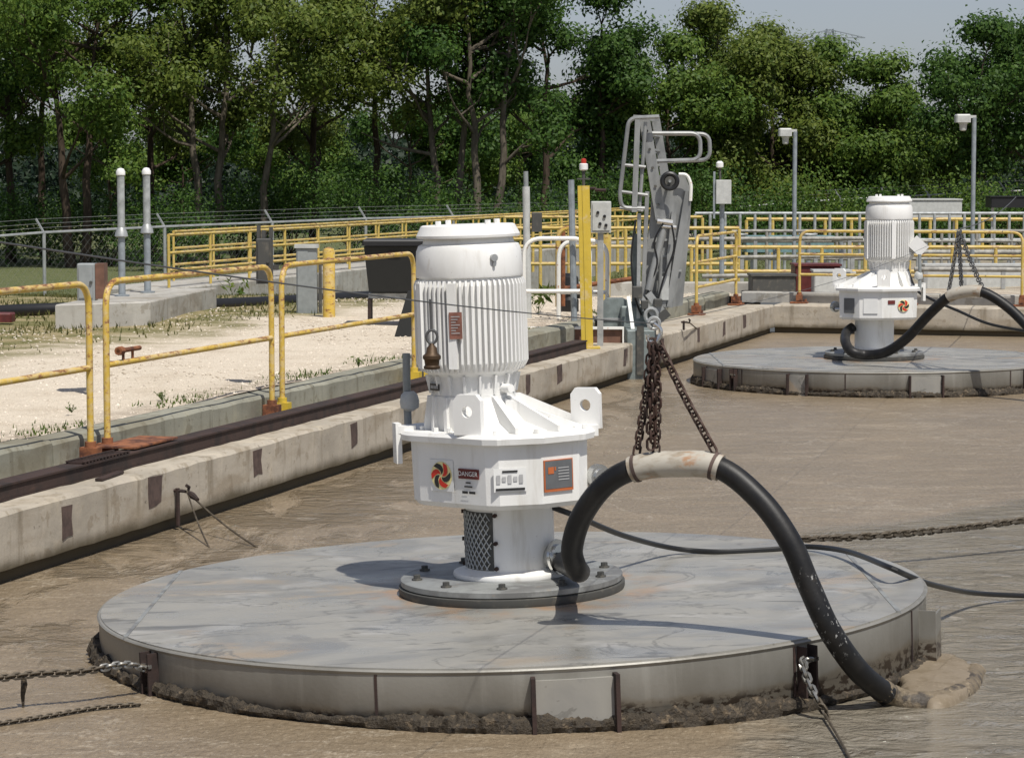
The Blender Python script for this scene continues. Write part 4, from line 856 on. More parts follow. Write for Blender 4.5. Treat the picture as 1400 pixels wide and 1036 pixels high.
pb = root('steel_beam', 'white edged steel channel beam lying across the wall top by the yellow post', 'beam', at(785, 472, 35.2), 0)
kk = 35.2 / 3500; MB().box(-66 * kk, 66 * kk, .02, .05, 2 * kk, 22 * kk).build('web', MT['brown_box'], pb, smooth=0)
MB().box(-66 * kk, 66 * kk, -.03, .1, 22 * kk, 25 * kk).build('flange', MT['white_rail'], pb, smooth=0); MB().box(-66 * kk, 66 * kk, -.03, .1, 0, 2 * kk).build('flange', MT['white_rail'], pb, smooth=0); MB().box(66 * kk, 68 * kk, -.03, .1, 0, 25 * kk).build('end_plate', MT['white_rail'], pb, smooth=0)
# vent pipes on their pad
pd = root('concrete_pad', 'low grey concrete pad under the two vent pipes', 'pad', (0, 0, 0)); pa = on(76, 452, .68); pb_ = on(206, 447, .68); pc_ = on(296, 424, .68)
pd.location = pa; e1 = (pb_ - pa); e2 = (pc_ - pb_)
mb = MB(); P4 = [Vector((0, 0, -.1)), e1 + Vector((0, 0, -.1)), e1 + e2 + Vector((0, 0, -.1)), e2 + Vector((0, 0, -.1))]
for q in P4: q.z = -.1
mb.loft([P4, [p + Vector((0, 0, .44)) for p in P4], [p * .985 + (e1 + e2) * .0075 + Vector((0, 0, .455)) for p in P4]]); mb.build('slab', MT['conc'], pd, smooth=0)
for u, vb, lab in ((167, 412, 'left of the two white capped vent pipes on the concrete pad'), (202, 408, 'right of the two white capped vent pipes on the concrete pad')):
    D_ = 37.5 if u < 180 else 38.6; b = at(u, vb, D_); k = D_ / 3500; t = root('vent_pipe', lab, 'pipe', (b.x, b.y, pa.z + .355), 0, 'vent pipes')
    H_ = (vb - 240) * k; MB().lathe([(.11, 0), (.11, .025), (.052, .03), (.052, 80 * k)], 16).build('lower_pipe', MT['blue_grey'], t)
    MB().lathe([(.052, 80 * k), (.10, 82 * k), (.085, 88 * k), (.055, 94 * k)], 16).build('collar', MT['galv'], t); MB().lathe([(.055, 94 * k), (.055, H_ - .08)], 16).build('upper_pipe', MT['pale_rail'], t)
    MB().lathe([(.056, H_ - .08), (.068, H_ - .07), (.068, H_ - .02), (.045, H_ + .02), (.01, H_ + .03)], 16).build('cap', MT['white_plastic'], t)
# boxes on posts along the rail
def junction(name, lab, u, v0, v1, D, w, mats, side=False):
    k = D / 3500; b = at(u, v1, D); t = root(name, lab, 'box', (b.x, b.y, gz(b.x, b.y)), 0); z0 = b.z - t.location.z; h = (v1 - v0) * k
    if side: MB().box(-.03, .03, .02, .08, 0, max(z0, .02)).build('post', MT['galv'], t, smooth=0)
    else: MB().bar((-w / 2, .13, z0 + h * .35), (w / 2 + .05, .13, z0 + h * .35), .05, .05).bar((0, .09, z0 + h * .35), (0, .16, z0 + h * .35), .05, .05).build('clamp', MT['gasket'], t, smooth=0)
    MB().box(-w / 2, w / 2, -.1, .1, z0 + .003, z0 + h, .01).build('case', mats[0], t, smooth=0)
    MB().box(-w / 2 + .02, w / 2 - .02, -.112, -.102, z0 + .03, z0 + h - .03).build('door', mats[0], t, smooth=0)
    MB().cyl((w * .3, -.112, z0 + h * .5), (w * .3, -.13, z0 + h * .5), .015, 8).build('latch', MT['gasket'], t)
    if side: MB().box(w / 2 + .004, w / 2 + .09, -.09, .12, z0 + .02, z0 + h).build('side_board', mats[1], t, smooth=0)
    return t
junction('junction_box', 'grey junction box with a brown side behind the left handrails', 120, 360, 411, 24.5, .17, (MT['grey_box'], MT['brown_box']), True)
jb = junction('switch_box', 'dark grey switch box on the gap between two yellow handrails', 362, 326, 388, 25.0, .15, (MT['gasket'], MT['gasket']))
kz = 27.5 / 3500
zt_ = at(362, 326, 25.0).z - jb.location.z
for dx in (-.07, -.02, .05): MB().box(dx, dx + .03, -.05, .05, zt_ + .002, zt_ + .06 + abs(dx)).build('bracket', MT['gasket'], jb, smooth=0)
cbn = root('cabinet', 'tall grey electrical cabinet left of the yellow bollard', 'cabinet', on(422, 431, .66), 0); k = cbn.location.y / 3500
MB().box(-16 * k, 12 * k, -.1, .1, 0, 92 * k, .01).build('case', MT['grey_box'], cbn, smooth=0); MB().box(-14 * k, 0, -.115, -.102, 3 * k, 88 * k).build('door', MT['grey_box'], cbn, smooth=0); MB().box(14 * k, 18 * k, -.06, .06, 0, 70 * k).build('conduit', MT['gasket'], cbn, smooth=0)
MB().box(-18 * k, 14 * k, -.13, .11, 92 * k, 97 * k).build('roof', MT['grey_pale'], cbn, smooth=0)
bo = root('bollard', 'thick chipped yellow bollard right of the grey cabinet', 'bollard', on(450, 437, .66), 0); k = bo.location.y / 3500
MB().lathe([(8.5 * k, 0), (8.5 * k, 92 * k), (7 * k, 97 * k), (2 * k, 99 * k)], 16).build('pipe', MT['yellow'], bo)
# black containers behind the second handrail
cnt = root('black_hopper', 'black open hopper with a hinged lid behind the third handrail', 'hopper', at(534, 430, 36), 0); k = 36 / 3500
X = lambda u: (u - 534) * k; Zv = lambda v: (430 - v) * k
MB().loft([[(X(506), -.3, Zv(398)), (X(600), -.3, Zv(398)), (X(600), .4, Zv(398)), (X(506), .4, Zv(398))], [(X(500), -.4, Zv(336)), (X(604), -.4, Zv(336)), (X(604), .5, Zv(336)), (X(500), .5, Zv(336))]]).build('bin', MT['black_fabric'], cnt, smooth=0)
MB().box(X(498), X(606), -.45, .55, Zv(335), Zv(327), .02).build('lid', MT['black'], cnt, smooth=0); MB().box(X(505), X(606), -.2, .3, Zv(407), Zv(400)).build('tray', MT['pale_rail'], cnt, smooth=0)
MB().box(X(504), X(508), -.25, .3, Zv(440), Zv(407)).build('leg', MT['dark_rust'], cnt, smooth=0); MB().box(X(590), X(596), -.25, .3, Zv(440), Zv(407)).build('leg', MT['dark_rust'], cnt, smooth=0)
sticker(cnt, 'sticker', (X(542), -.395, Zv(345)), (1, 0, 0), (0, .06, 1), .17, .055, MT['brass'], .006)
fl2 = root('black_funnel', 'black rubber funnel standing beside the near motor behind the handrail', 'funnel', at(566, 466, 33), 0); k = 33 / 3500
MB().loft([[(-28 * k, -.2, 0), (22 * k, -.2, 0), (22 * k, .25, 0), (-28 * k, .25, 0)], [(-8 * k, -.1, 68 * k), (20 * k, -.1, 68 * k), (20 * k, .1, 68 * k), (-8 * k, .1, 68 * k)]]).build('cone', MT['black_fabric'], fl2, smooth=0); MB().box(-29 * k, 23 * k, -.22, .27, -.02, .012).build('rim', MT['pale_rail'], fl2, smooth=0)
# dark ground pipe
gpz = root('ground_pipe', 'thick black pipe lying on the ground behind the concrete pad', 'pipe', on(40, 425, .8), 0)
MB().tube(catmull([on(-40, 428, .78), on(40, 424, .78), on(150, 420, .78), on(300, 416, .74), on(420, 410, .72), on(560, 402, .7), on(620, 398, .7)], 5), .10, 10).build('pipe', MT['black'], gpz, world=True)
rb = root('rusty_block', 'dark red rusty block on the ground at the left edge', 'block', on(5, 440, .75), 0); MB().box(-.3, .14, -.15, .15, 0, .13, .02).build('block', MT['maroon'], rb, smooth=0)

# ================================================================== FAR TANK WITH YELLOW RAILING
Fa = at(236, 394, 55.0); Fb_u = 572; zr = Fa.z
fdir = WD; fn = WN
def FT(s, n, z=0): return Vector((Fa.x, Fa.y, zr)) + fdir * s + fn * n + Vector((0, 0, z))
tk = root('tank_wall', 'pale concrete tank wall under the long yellow railing in the background', 'wall', FT(0, 0, -1.2), WANG)
MB().box(0, 75, .0, .35, -.3, 1.195, .03).build('long_wall', MT['conc'], tk, smooth=0); MB().box(-.01, 75, .36, 1.9, -.3, 1.19, .03).build('walkway', MT['conc'], tk, smooth=0)
def railing(name, lab, p0, p1, h, n, mat, rails=(1.0, .66, .33), r=.03, toe=False, grp='background railings'):
    p0, p1 = Vector(p0), Vector(p1); d = p1 - p0; L = d.length; t = root(name, lab, 'railing', p0, math.atan2(d.y, d.x), grp); sl = d.z
    for k in rails: MB().cyl((0, 0, h * k), (math.hypot(d.x, d.y), 0, h * k + sl), r, 8).build('rail', mat, t)
    if toe: MB().bar((0, 0, .07), (math.hypot(d.x, d.y), 0, .07 + sl), .012, .13).build('toe_board', mat, t)
    pm = None
    for i in range(n + 1):
        loc = (math.hypot(d.x, d.y) * i / n, 0, sl * i / n)
        if pm is None: pm = MB().cyl((0, 0, 0), (0, 0, h - r * .4), r * .97, 8).build('post', mat, t)
        else: inst(pm, 'post', t, loc=loc)
    return t
Y_ = MT['yellow_pale']
railing('railing', 'long pale yellow railing along the near side of the background tank', FT(.15, .15, .0), FT(60, .15, .0), 1.13, 26, Y_, r=.035)
railing('railing', 'second pale yellow railing just behind the long tank railing', FT(3.5, 1.5, .0), FT(60, 1.5, .0), 1.13, 24, Y_, r=.03)

# ================================================================== RIGHT BACKGROUND: more basins, pipes and rails
def XR(u, v, D): return at(u, v, D)
bw = root('basin_wall', 'grey concrete wall of the next basin behind the gangway and far handrails', 'wall', at(930, 412, 50), 0); k = 50 / 3500
MB().box(-160 * k, 110 * k, 0, .4, -.3, 26 * k, .02).build('wall', MT['conc'], bw, smooth=0)
def hrail(lab, u0, u1, v_top, v_bot, D, n, mat, rails=(1.0, .5), r=.04, D1=None):
    D1 = D1 or D; return railing('railing', lab, at(u0, v_bot, D), at(u1, v_bot + (v_top - v_bot) * 0, D1), (v_bot - v_top) * D / 3500, n, mat, rails, r)
hrail('pale galvanised railing highest across the right background', 950, 1440, 292, 372, 66, 24, MT['pale_rail'], (1.0, .55), .04)
hrail('muted grey railing behind the far end wall handrail', 1000, 1430, 316, 385, 60, 9, MT['beige'], (1.0, .8, .45), .04)
hrail('low pale yellow railing behind the far end wall', 945, 1420, 338, 398, 54, 8, Y_, (1.0, .45), .04)
hrail('yellow railing behind the pale railing at the right', 1020, 1450, 300, 372, 72, 12, Y_, (1.0, .6), .05)
hrail('yellow railing right of the gangway in the background', 700, 1010, 312, 396, 56, 8, Y_, (1.0, .70, .42), .04)
hrail('upper yellow railing between the near motor and the gangway', 690, 960, 297, 372, 64, 7, Y_, (1.0, .6), .04)
for (u, v, D, w, h, d, mt, lab, cat, nm_) in (
    (1118, 408, 49.5, 62, 44, .8, 'maroon', 'dark maroon machine body behind the far handrail, left of the far motor', 'machine', 'machine_body'),
    (1138, 404, 48.6, 50, 32, .5, 'grey_pale', 'pale grey cabinet before the maroon machine', 'cabinet', 'cabinet'),
    (1058, 402, 49.0, 60, 24, .8, 'gasket', 'low black machine behind the far handrail near the corner', 'machine', 'machine_body'),
    (1340, 408, 52, 150, 44, .6, 'grey_pale', 'long pale grey channel box behind the handrail at the right', 'channel', 'channel_box'),
    (1080, 345, 63, 120, 20, .8, 'teal', 'blue green equipment cover in the right background', 'cover', 'equipment_cover'),
    (1275, 300, 74, 80, 26, 1.5, 'grey_pale', 'pale tilted cover right of the far motor', 'cover', 'equipment_cover'),
    (1385, 284, 80, 60, 14, 1, 'black', 'dark box below the fence at the right edge', 'box', 'box')):
    p = at(u, v, D); k = D / 3500; t = root(nm_, lab, cat, p, 0)
    gzv = gz(p.x, p.y) - p.z - .02
    MB().box(-w * k / 2, w * k / 2, 0, d, 0, h * k, .02).build('body', MT[mt], t, smooth=0); MB().box(-w * k / 2 - .02, w * k / 2 + .02, -.03, d + .03, h * k + .001, h * k + .04).build('top', MT[mt], t, smooth=0)
    if gzv < -.05:
        for sx in (-1, 1): MB().box(sx * w * k * .42 - .04, sx * w * k * .42 + .04, d * .3, d * .3 + .08, gzv, -.001).build('leg', MT['galv'], t, smooth=0)
for i, (u0, v0, u1, v1, D, r, mt, lab) in enumerate((
    (950, 327, 1180, 326, 58, .05, 'beige', 'muted grey pipe run left of the far motor'), (1000, 352, 1180, 350, 56, .045, 'beige', 'beige pipe run left of the far motor'),
    (1240, 345, 1430, 345, 60, .06, 'beige', 'muted grey pipe run right of the far motor'), (1250, 368, 1440, 369, 51, .05, 'beige', 'beige pipe run low at the right edge'), (960, 378, 1170, 374, 51, .045, 'beige', 'lowest beige pipe run behind the far handrail'))):
    p, q = at(u0, v0, D), at(u1, v1, D); t = root('pipe_run', lab, 'pipe', p, 0, 'pipe runs in the right background'); MB().cyl(p, q, r, 10).build('pipe', MT[mt], t, world=True)
    for k in (.08, .36, .64, .92):
        c = p.lerp(q, k); MB().box(c.x - .04, c.x + .04, c.y - .04, c.y + .04, gz(c.x, c.y) - .02, c.z - r * .9).build('support', MT['galv'], t, world=True, smooth=0)
for i, (u, v, D, h) in enumerate(((1010, 322, 62, .9), (1060, 330, 61, .8), (1105, 322, 62, 1.0), (1150, 330, 60, .8), (1265, 330, 62, .9), (1385, 330, 62, 1.1))):
    p = at(u, v, D); z = gz(p.x, p.y); t = root('valve_stand', '%s valve stand with a hand wheel in the right background' % ('leftmost', 'second from left', 'third from left', 'fourth from left', 'fifth from left', 'rightmost')[i], 'valve', (p.x, p.y, z), 0, 'valve stands'); H_ = p.z - z
    MB().cyl((0, 0, 0), (0, 0, H_), .06, 8).build('stem', MT['blue_grey'], t); MB().tube([(.2 * math.cos(2 * math.pi * j / 14), .2 * math.sin(2 * math.pi * j / 14), H_ + .02) for j in range(14)], .03, 6, closed=True).build('hand_wheel', MT['pale_rail'], t)
    MB().bar((-.2, 0, H_ + .02), (.2, 0, H_ + .02), .03, .03).build('spoke', MT['pale_rail'], t)
# lamp posts
for u, vt, D, lab in ((1086, 172, 60, 'shorter lamp post on the left of the two at the right'), (1330, 153, 58, 'taller lamp post at the far right')):
    p = at(u, 300, D); z = gz(p.x, p.y); H_ = at(u, vt + 8, D).z - z; k = D / 3500; t = root('lamp_post', lab, 'lamp post', (p.x, p.y, z), 0, 'lamp posts'); q = 1.0 if u < 1200 else 1.15
    MB().cyl((0, 0, 0), (0, 0, H_), .052, 10).build('pole', MT['blue_grey'], t); MB().box(-.13, .13, -.13, .13, 0, .03).build('base_plate', MT['galv'], t, smooth=0)
    hx = -13 * k * q
    MB().bar((.04, 0, H_ + .02), (hx, 0, H_ + .02), .08, .06).build('arm', MT['grey_pale'], t)
    MB().box(hx - 9.5 * k * q, hx + 8 * k * q, -.14, .14, H_ - .11, H_ + .075, .03).build('hood', MT['grey_pale'], t, smooth=0)
    MB().lathe([(2 * k, H_ - .30), (4 * k * q, H_ - .28), (4.6 * k * q, H_ - .16), (6 * k * q, H_ - .112)], 14, (hx, 0, 0)).build('globe', MT['grey_pale'], t)

# ================================================================== CHAIN-LINK FENCE
fp = []
for u, vt, D in ((-430, 352, 68), (-260, 340, 72), (-95, 330, 76), (60, 318, 79), (225, 310, 83), (372, 304, 87), (500, 299, 91), (620, 296, 95), (743, 292, 99), (852, 289, 103), (960, 286, 107), (1025, 282, 108), (1090, 277, 108), (1150, 273, 108), (1213, 270, 108), (1270, 267, 108), (1330, 264, 108), (1375, 262, 108), (1440, 259, 108)): fp.append(at(u, vt, D))
cf = root('chain_link_fence', 'galvanised chain link fence with angled barbed wire arms before the trees', 'fence', (fp[0].x, fp[0].y, fp[0].z - 1.9))
for i, p in enumerate(fp):
    MB().cyl((p.x, p.y, p.z - 1.95), p, .055, 7).build('post', MT['galv'], cf, world=True)
    MB().bar(p, p + Vector((-.26, .1, .42)), .05, .05).build('barb_arm', MT['galv'], cf, world=True)
    if i: MB().cyl(fp[i - 1], p, .042, 6).build('top_rail', MT['galv'], cf, world=True)
mb = MB()
for i in range(1, len(fp)):
    a, b = fp[i - 1], fp[i]; L = (b - a).length; n = int(L / .28); Hh = 1.85
    for k in range(-6, n + 1):
        for sg in (1, -1):
            k0, k1 = k / n, (k + 1.85 / .28) / n
            x0, x1 = max(k0, 0), min(k1, 1)
            if x1 <= x0: continue
            f0, f1 = (x0 - k0) / (k1 - k0), (x1 - k0) / (k1 - k0)
            if sg < 0: f0, f1 = 1 - f0, 1 - f1
            mb.tube([a.lerp(b, x0) - Vector((0, 0, Hh * (1 - f0))), a.lerp(b, x1) - Vector((0, 0, Hh * (1 - f1)))], .0022, 3)
wf_ = mb.build('wire_mesh', MT['galv'], cf, world=True, smooth=0); wf_['kind'] = 'stuff'
for k in (.35, .65, .98):
    mb = MB().tube([p + Vector((-.26, .1, .42)) * k for p in fp], .006, 4); mb.build('barbed_wire', MT['galv'], cf, world=True)
# cable slung left of the pad to the boxes
# ================================================================== TREES
def leaf_mesh(name, C, S, mat, rs, up=.35, parent=None, kind=None, aspect=.55, O=None):
    n = len(C); nr = rs.normal(size=(n, 3)) * (.75 if O is not None else 1)
    if O is not None: nr += O * 1.1
    nr[:, 2] += up * 2; nr[:, 1] -= .5; nr /= np.linalg.norm(nr, axis=1)[:, None]
    t = np.cross(nr, rs.normal(size=(n, 3))); t /= np.linalg.norm(t, axis=1)[:, None]; b = np.cross(nr, t); S = S[:, None]
    V = np.stack([C - t * S, C - b * S * aspect + nr * S * .15, C + t * S, C + b * S * aspect + nr * S * .15], 1).reshape(-1, 3)
    me = bpy.data.meshes.new(name); me.vertices.add(4 * n); me.vertices.foreach_set('co', V.astype(np.float32).ravel())
    me.loops.add(4 * n); me.loops.foreach_set('vertex_index', np.arange(4 * n, dtype=np.int32)); me.polygons.add(n)
    me.polygons.foreach_set('loop_start', np.arange(0, 4 * n, 4, dtype=np.int32)); me.polygons.foreach_set('loop_total', np.full(n, 4, np.int32)); me.update(calc_edges=True)
    me.materials.append(mat); o = bpy.data.objects.new(name, me); col.objects.link(o)
    if parent is not None: o.parent = parent
    if kind: o['kind'] = kind
    return o
def tree(lab, u, D, vtop, cr, clear, leafm, barkm, seed, dens=1.0, lean=0.0, leafs=.098, nm_='tree', forks=1, low=0):
    rr = random.Random(seed); rs = np.random.default_rng(seed); p = at(u, 300, D); z = gz(p.x, p.y) - .1; Ht = at(u, vtop, D).z - z
    t = root(nm_, lab, 'tree', (p.x, p.y, z), 0, 'trees behind the fence'); wood = MB(); clumps = []
    def branch(a, d, L, r, lvl):
        pts = [a]; q = a.copy(); dd = d.normalized()
        for k in range(4):
            dd = (dd + Vector((rr.uniform(-.22, .22), rr.uniform(-.22, .22), rr.uniform(-.05, .16)))).normalized(); q = q + dd * L / 4; pts.append(q.copy())
        wood.tube(pts, [r * (1 - .18 * k) for k in range(5)], 6 if lvl < 2 else 4)
        if lvl >= 1: clumps.append((pts[-1], .8)); clumps.append((pts[3], .6))
        if lvl < 2:
            for k in range(3 if lvl else 3):
                b = pts[rr.choice((2, 3, 4))]; nd = (dd + Vector((rr.uniform(-1, 1), rr.uniform(-1, 1), rr.uniform(-.3, .7)))).normalized(); branch(b, nd, L * rr.uniform(.5, .72), r * .5, lvl + 1)
    for fk in range(forks):
        base = Vector((fk * .5 - (forks - 1) * .25, rr.uniform(-.2, .2), 0)); top = Vector((base.x + lean * Ht * .5 + (fk - (forks - 1) / 2) * 1.2, 0, Ht * .72)); n = 8; r0 = .0135 * Ht + .03
        tp = [base.lerp(top, k / n) + Vector((rr.uniform(-.1, .1), rr.uniform(-.1, .1), 0)) * (k > 0) for k in range(n + 1)]
        wood.tube(tp, [r0 * (1.25 if k == 0 else 1 - .085 * k) for k in range(n + 1)], 8)
        for k in range(int(9 * dens) + 2):
            f = rr.uniform(clear, 1.0); i = min(int(f * n), n - 1); b = tp[i].lerp(tp[i + 1], f * n - i); a = rr.uniform(0, 2 * math.pi)
            prof = math.sin(math.pi * min(1, max(.12, (f - clear) / (1 - clear) * .8 + .18)))
            branch(b, Vector((math.cos(a), math.sin(a), rr.uniform(.15, .9))), cr * rr.uniform(.45, .8) * (.55 + .45 * prof), r0 * .42, 0)
        branch(tp[-1], Vector((0, 0, 1)), Ht * .2, r0 * .35, 0)
    wood.build('trunk', barkm, t, smooth=60)
    for k in range(low): a = rr.uniform(0, 6.28); clumps.append((Vector((math.cos(a) * cr * rr.uniform(.2, .8), math.sin(a) * cr * .5, rr.uniform(.05, clear + .2) * Ht)), .9))
    C = []; O = []
    for c, rad in clumps:
        if c.z > Ht: c = Vector((c.x, c.y, Ht - rr.uniform(0, .6)))
        m_ = int(rs.integers(90, 150) * dens * (rad / .8)); g_ = rs.normal(size=(m_, 3)); C.append(np.array(c)[None] + g_ * np.array([rad * .52, rad * .52, rad * .36])); O.append(g_)
    C = np.concatenate(C); O = np.concatenate(O); k_ = C[:, 2] > .3; C = C[k_]; O = O[k_]; leaf_mesh('crown', C, rs.uniform(.6, 1.3, len(C)) * leafs, leafm, rs, O=O, parent=t); return t
TL = [  # label, u, D, top row, crown radius, clear trunk, leaves, bark, seed, extra
 ('dark trunked tree at the far left edge', 15, 104, -70, 4.2, .42, 'leaf_dark', 'bark', 21, {'dens': .66, }),
 ('slim dark tree with a bare lower trunk near the left edge', 58, 108, -60, 3.0, .50, 'leaf_mid', 'bark', 22, {'dens': .66, }),
 ('big dark trunked spreading tree behind the vent pipes', 105, 100, -90, 5.2, .34, 'leaf_mid', 'bark', 23, {'dens': .66, 'forks': 2}),
 ('olive tree right of the vent pipes', 205, 108, -60, 4.2, .38, 'leaf_olive', 'bark', 24, {'dens': .66, }),
 ('twin pale trunked olive tree right of the vent pipes', 285, 102, -80, 4.6, .40, 'leaf_olive', 'bark_pale', 25, {'dens': .66, 'forks': 2}),
 ('leaning pale trunked tree left of the third handrail', 352, 101, -40, 4.0, .45, 'leaf_olive', 'bark_pale', 26, {'dens': .66, 'lean': .15}),
 ('olive tree behind the tank railing, left of the black hopper', 430, 108, -70, 4.4, .36, 'leaf_olive', 'bark', 27, {'dens': .66, }),
 ('thin trunked olive tree above the black hopper', 515, 106, -60, 4.4, .40, 'leaf_olive', 'bark', 28, {'dens': .66, }),
 ('pale trunked tree directly above the near motor', 612, 102, -60, 4.6, .42, 'leaf_olive', 'bark_pale', 29, {'dens': .66, 'forks': 2}),
 ('double trunked tree right above the near motor', 668, 100, -80, 4.6, .40, 'leaf_dark', 'bark_pale', 30, {'dens': .66, 'forks': 2}),
 ('dark green tree above the grey post', 745, 105, -60, 4.4, .36, 'leaf_dark', 'bark', 31, {'dens': .66, }),
 ('dark green tree left of the gangway top with its crown reaching the top edge', 822, 106, -15, 3.0, .30, 'leaf_dark', 'bark', 32, {'dens': .8}),
 ('bushy tree behind the gangway hoops', 912, 108, 58, 3.6, .12, 'leaf_mid', 'bark', 33, {'low': 14, 'dens': 1.2}),
 ('tall bushy tree with a ragged tip right of the gangway', 985, 110, 14, 3.8, .14, 'leaf_olive', 'bark', 34, {'low': 14, 'dens': 1.2}),
 ('bushy tree left of the shorter lamp post', 1055, 111, 40, 3.4, .12, 'leaf_olive', 'bark', 35, {'low': 14, 'dens': 1.15}),
 ('bushy tree right of the shorter lamp post', 1122, 112, 62, 3.4, .12, 'leaf_mid', 'bark', 36, {'low': 14, 'dens': 1.15}),
 ('bushy tree above the far motor', 1195, 110, 84, 2.6, .10, 'leaf_mid', 'bark', 47, {'low': 24, 'dens': 1.25}),
 ('lower bushy tree in the gap left of the taller lamp post', 1262, 112, 178, 2.6, .1, 'leaf_mid', 'bark', 38, {'low': 10}),
 ('round dark tree standing apart behind the taller lamp post', 1335, 104, 30, 3.6, .3, 'leaf_dark', 'bark', 39, {'low': 3, 'dens': .75}),
 ('dark tree at the right edge', 1420, 106, 30, 3.6, .28, 'leaf_dark', 'bark', 40, {'low': 5})]
TL += [('background tree showing %s' % w_, u, 136 + 4 * (i % 3), vt, 4.6, .25, 'leaf_dark' if i % 2 else 'leaf_mid', 'bark', 60 + i, {'dens': .7, 'low': 8, 'leafs': .12})
       for i, (u, vt, w_) in enumerate(((150, 150, 'behind the vent pipes'), (250, 165, 'just right of the vent pipes'), (395, 165, 'above the second and third handrails'), (560, 150, 'left above the near motor'), (640, 160, 'straight above the near motor'), (710, 130, 'right above the near motor')))]
TL += [('tree in the row beyond the %s edge' % w_, u, D, -50, 4.4, .3, lf, 'bark', 80 + i, {'dens': .7, 'low': 4}) for i, (u, D, lf, w_) in enumerate(((-85, 104, 'leaf_mid', 'left'), (-190, 106, 'leaf_olive', 'left, one further'), (-300, 103, 'leaf_dark', 'left, two further'), (1520, 107, 'leaf_mid', 'right')))]
for lab, u, D, vt, cr, cl, lf, bk_, sd_, ex_ in TL: tree(lab, u, D, vt, cr, cl, MT[lf], MT[bk_], sd_, **ex_)
# shrubs along the fence
rsb = random.Random(5); SH = [(u, 97 + rsb.uniform(0, 6), rsb.uniform(235, 285)) for u in (-20, 65, 150, 240, 320, 400, 480, 560, 640, 720, 800, 880, 960, 1040, 1115, 1190, 1270, 1345, 1410)]
between = ['at the far left edge', 'below the slim dark tree', 'left of the vent pipes', 'just right of the vent pipes', 'below the twin pale trunks', 'above the second handrail', 'above the tank railing bollard', 'above the black hopper', 'behind the near motor', 'behind the grey post', 'behind the yellow post', 'behind the gangway', 'right of the gangway', 'left of the shorter lamp post', 'right of the shorter lamp post', 'behind the far motor', 'left of the taller lamp post', 'right of the taller lamp post', 'at the right edge']
for (u, D, vt), bt in zip(SH, between):
    rs = np.random.default_rng(int(u) + 500); p = at(u, 300, D); z = gz(p.x, p.y) - .1; H_ = at(u, vt, D).z - z; t = root('shrub', 'leafy green shrub along the fence ' + bt, 'shrub', (p.x, p.y, z), 0, 'shrubs along the fence')
    st_ = MB(); C = []
    for k in range(12):
        a = rs.uniform(0, 6.28); r_ = rs.uniform(.3, 1.9); e = Vector((math.cos(a) * r_, math.sin(a) * r_ * .7, H_ * rs.uniform(.35, .95))); st_.tube([(0, 0, 0), tuple(e * .5 + Vector((0, 0, .2))), tuple(e)], [.03, .02, .01], 4); C.append(np.array(e)[None] + rs.normal(size=(300, 3)) * np.array([.55, .5, .5]))
    st_.build('stem', MT['bark'], t); C = np.concatenate(C); C[:, 2] = np.abs(C[:, 2]) + .05; leaf_mesh('foliage', C, rs.uniform(.04, .095, len(C)), MT['leaf_dark' if u < 860 else ('leaf_dark', 'leaf_mid')[int(u) % 2]], rs, parent=t)  # left shrubs take darker leaves: deep shade under the trees put into colour
# distant wooded ridge
rs = np.random.default_rng(77); N = 90000; X_ = rs.uniform(-75, 75, N); Yd = rs.uniform(175, 215, N)
top = 6.2 + 1.3 * np.sin(X_ * .11 + 1) + .9 * np.sin(X_ * .31) + .5 * np.sin(X_ * .9); Z_ = -1 + (top + 1) * rs.uniform(0, 1, N) ** .75
o = leaf_mesh('far_wood', np.stack([X_, Yd, Z_], 1), rs.uniform(.16, .42, N), MT['leaf_far'], rs); tag(o, 'dark distant wooded ridge seen between the tree trunks', 'wood', kind='stuff')
hl = MB(); nX = 60; rows = []
for Yh, f in ((160, 0), (190, .62), (230, .95), (300, .6), (420, 0)): rows.append([(-190 + 380 * i / nX, Yh, -1.4 + f * (5.6 + 1.2 * math.sin((-190 + 380 * i / nX) * .11 + 1))) for i in range(nX + 1)])
for r_ in rows: hl.v += [Vector(p) for p in r_]
hl.f = [[a * (nX + 1) + i, a * (nX + 1) + i + 1, (a + 1) * (nX + 1) + i + 1, (a + 1) * (nX + 1) + i] for a in range(len(rows) - 1) for i in range(nX)]
mh = Mat('hill_green', (.022, .04, .018), .95, spec=.1, world=True); mh.var((.010, .02, .010), .5, .4, .6); tag(hl.build('hill', mh.done(), smooth=80), kind='structure')
# transmission tower far behind
tw = root('pylon', 'faint lattice pylon with wide cross arms far behind the trees', 'pylon', (0, 0, 0)); Dp = 420; k = Dp / 3500; pb0 = at(1132, 300, Dp); tw.location = (pb0.x, pb0.y, -1.5); Zt = at(1132, 40, Dp).z + 1.5
mb = MB(); hw = lambda z: 4.0 * (1 - z / Zt) + .5
lv = [Zt * x for x in (0, .15, .3, .45, .58, .7, .8, .9, 1)]
for i in range(len(lv) - 1):
    for sx, sy_ in ((-1, -1), (1, -1), (1, 1), (-1, 1)): mb.bar((sx * hw(lv[i]), sy_ * hw(lv[i]), lv[i]), (sx * hw(lv[i + 1]), sy_ * hw(lv[i + 1]), lv[i + 1]), .15, .15)
    for sy_ in (-1, 1): mb.bar((-hw(lv[i]), sy_ * hw(lv[i]), lv[i]), (hw(lv[i + 1]), sy_ * hw(lv[i + 1]), lv[i + 1]), .09, .09); mb.bar((hw(lv[i]), sy_ * hw(lv[i]), lv[i]), (-hw(lv[i + 1]), sy_ * hw(lv[i + 1]), lv[i + 1]), .09, .09)
mb.build('mast', MT['blue_grey'], tw, smooth=0)
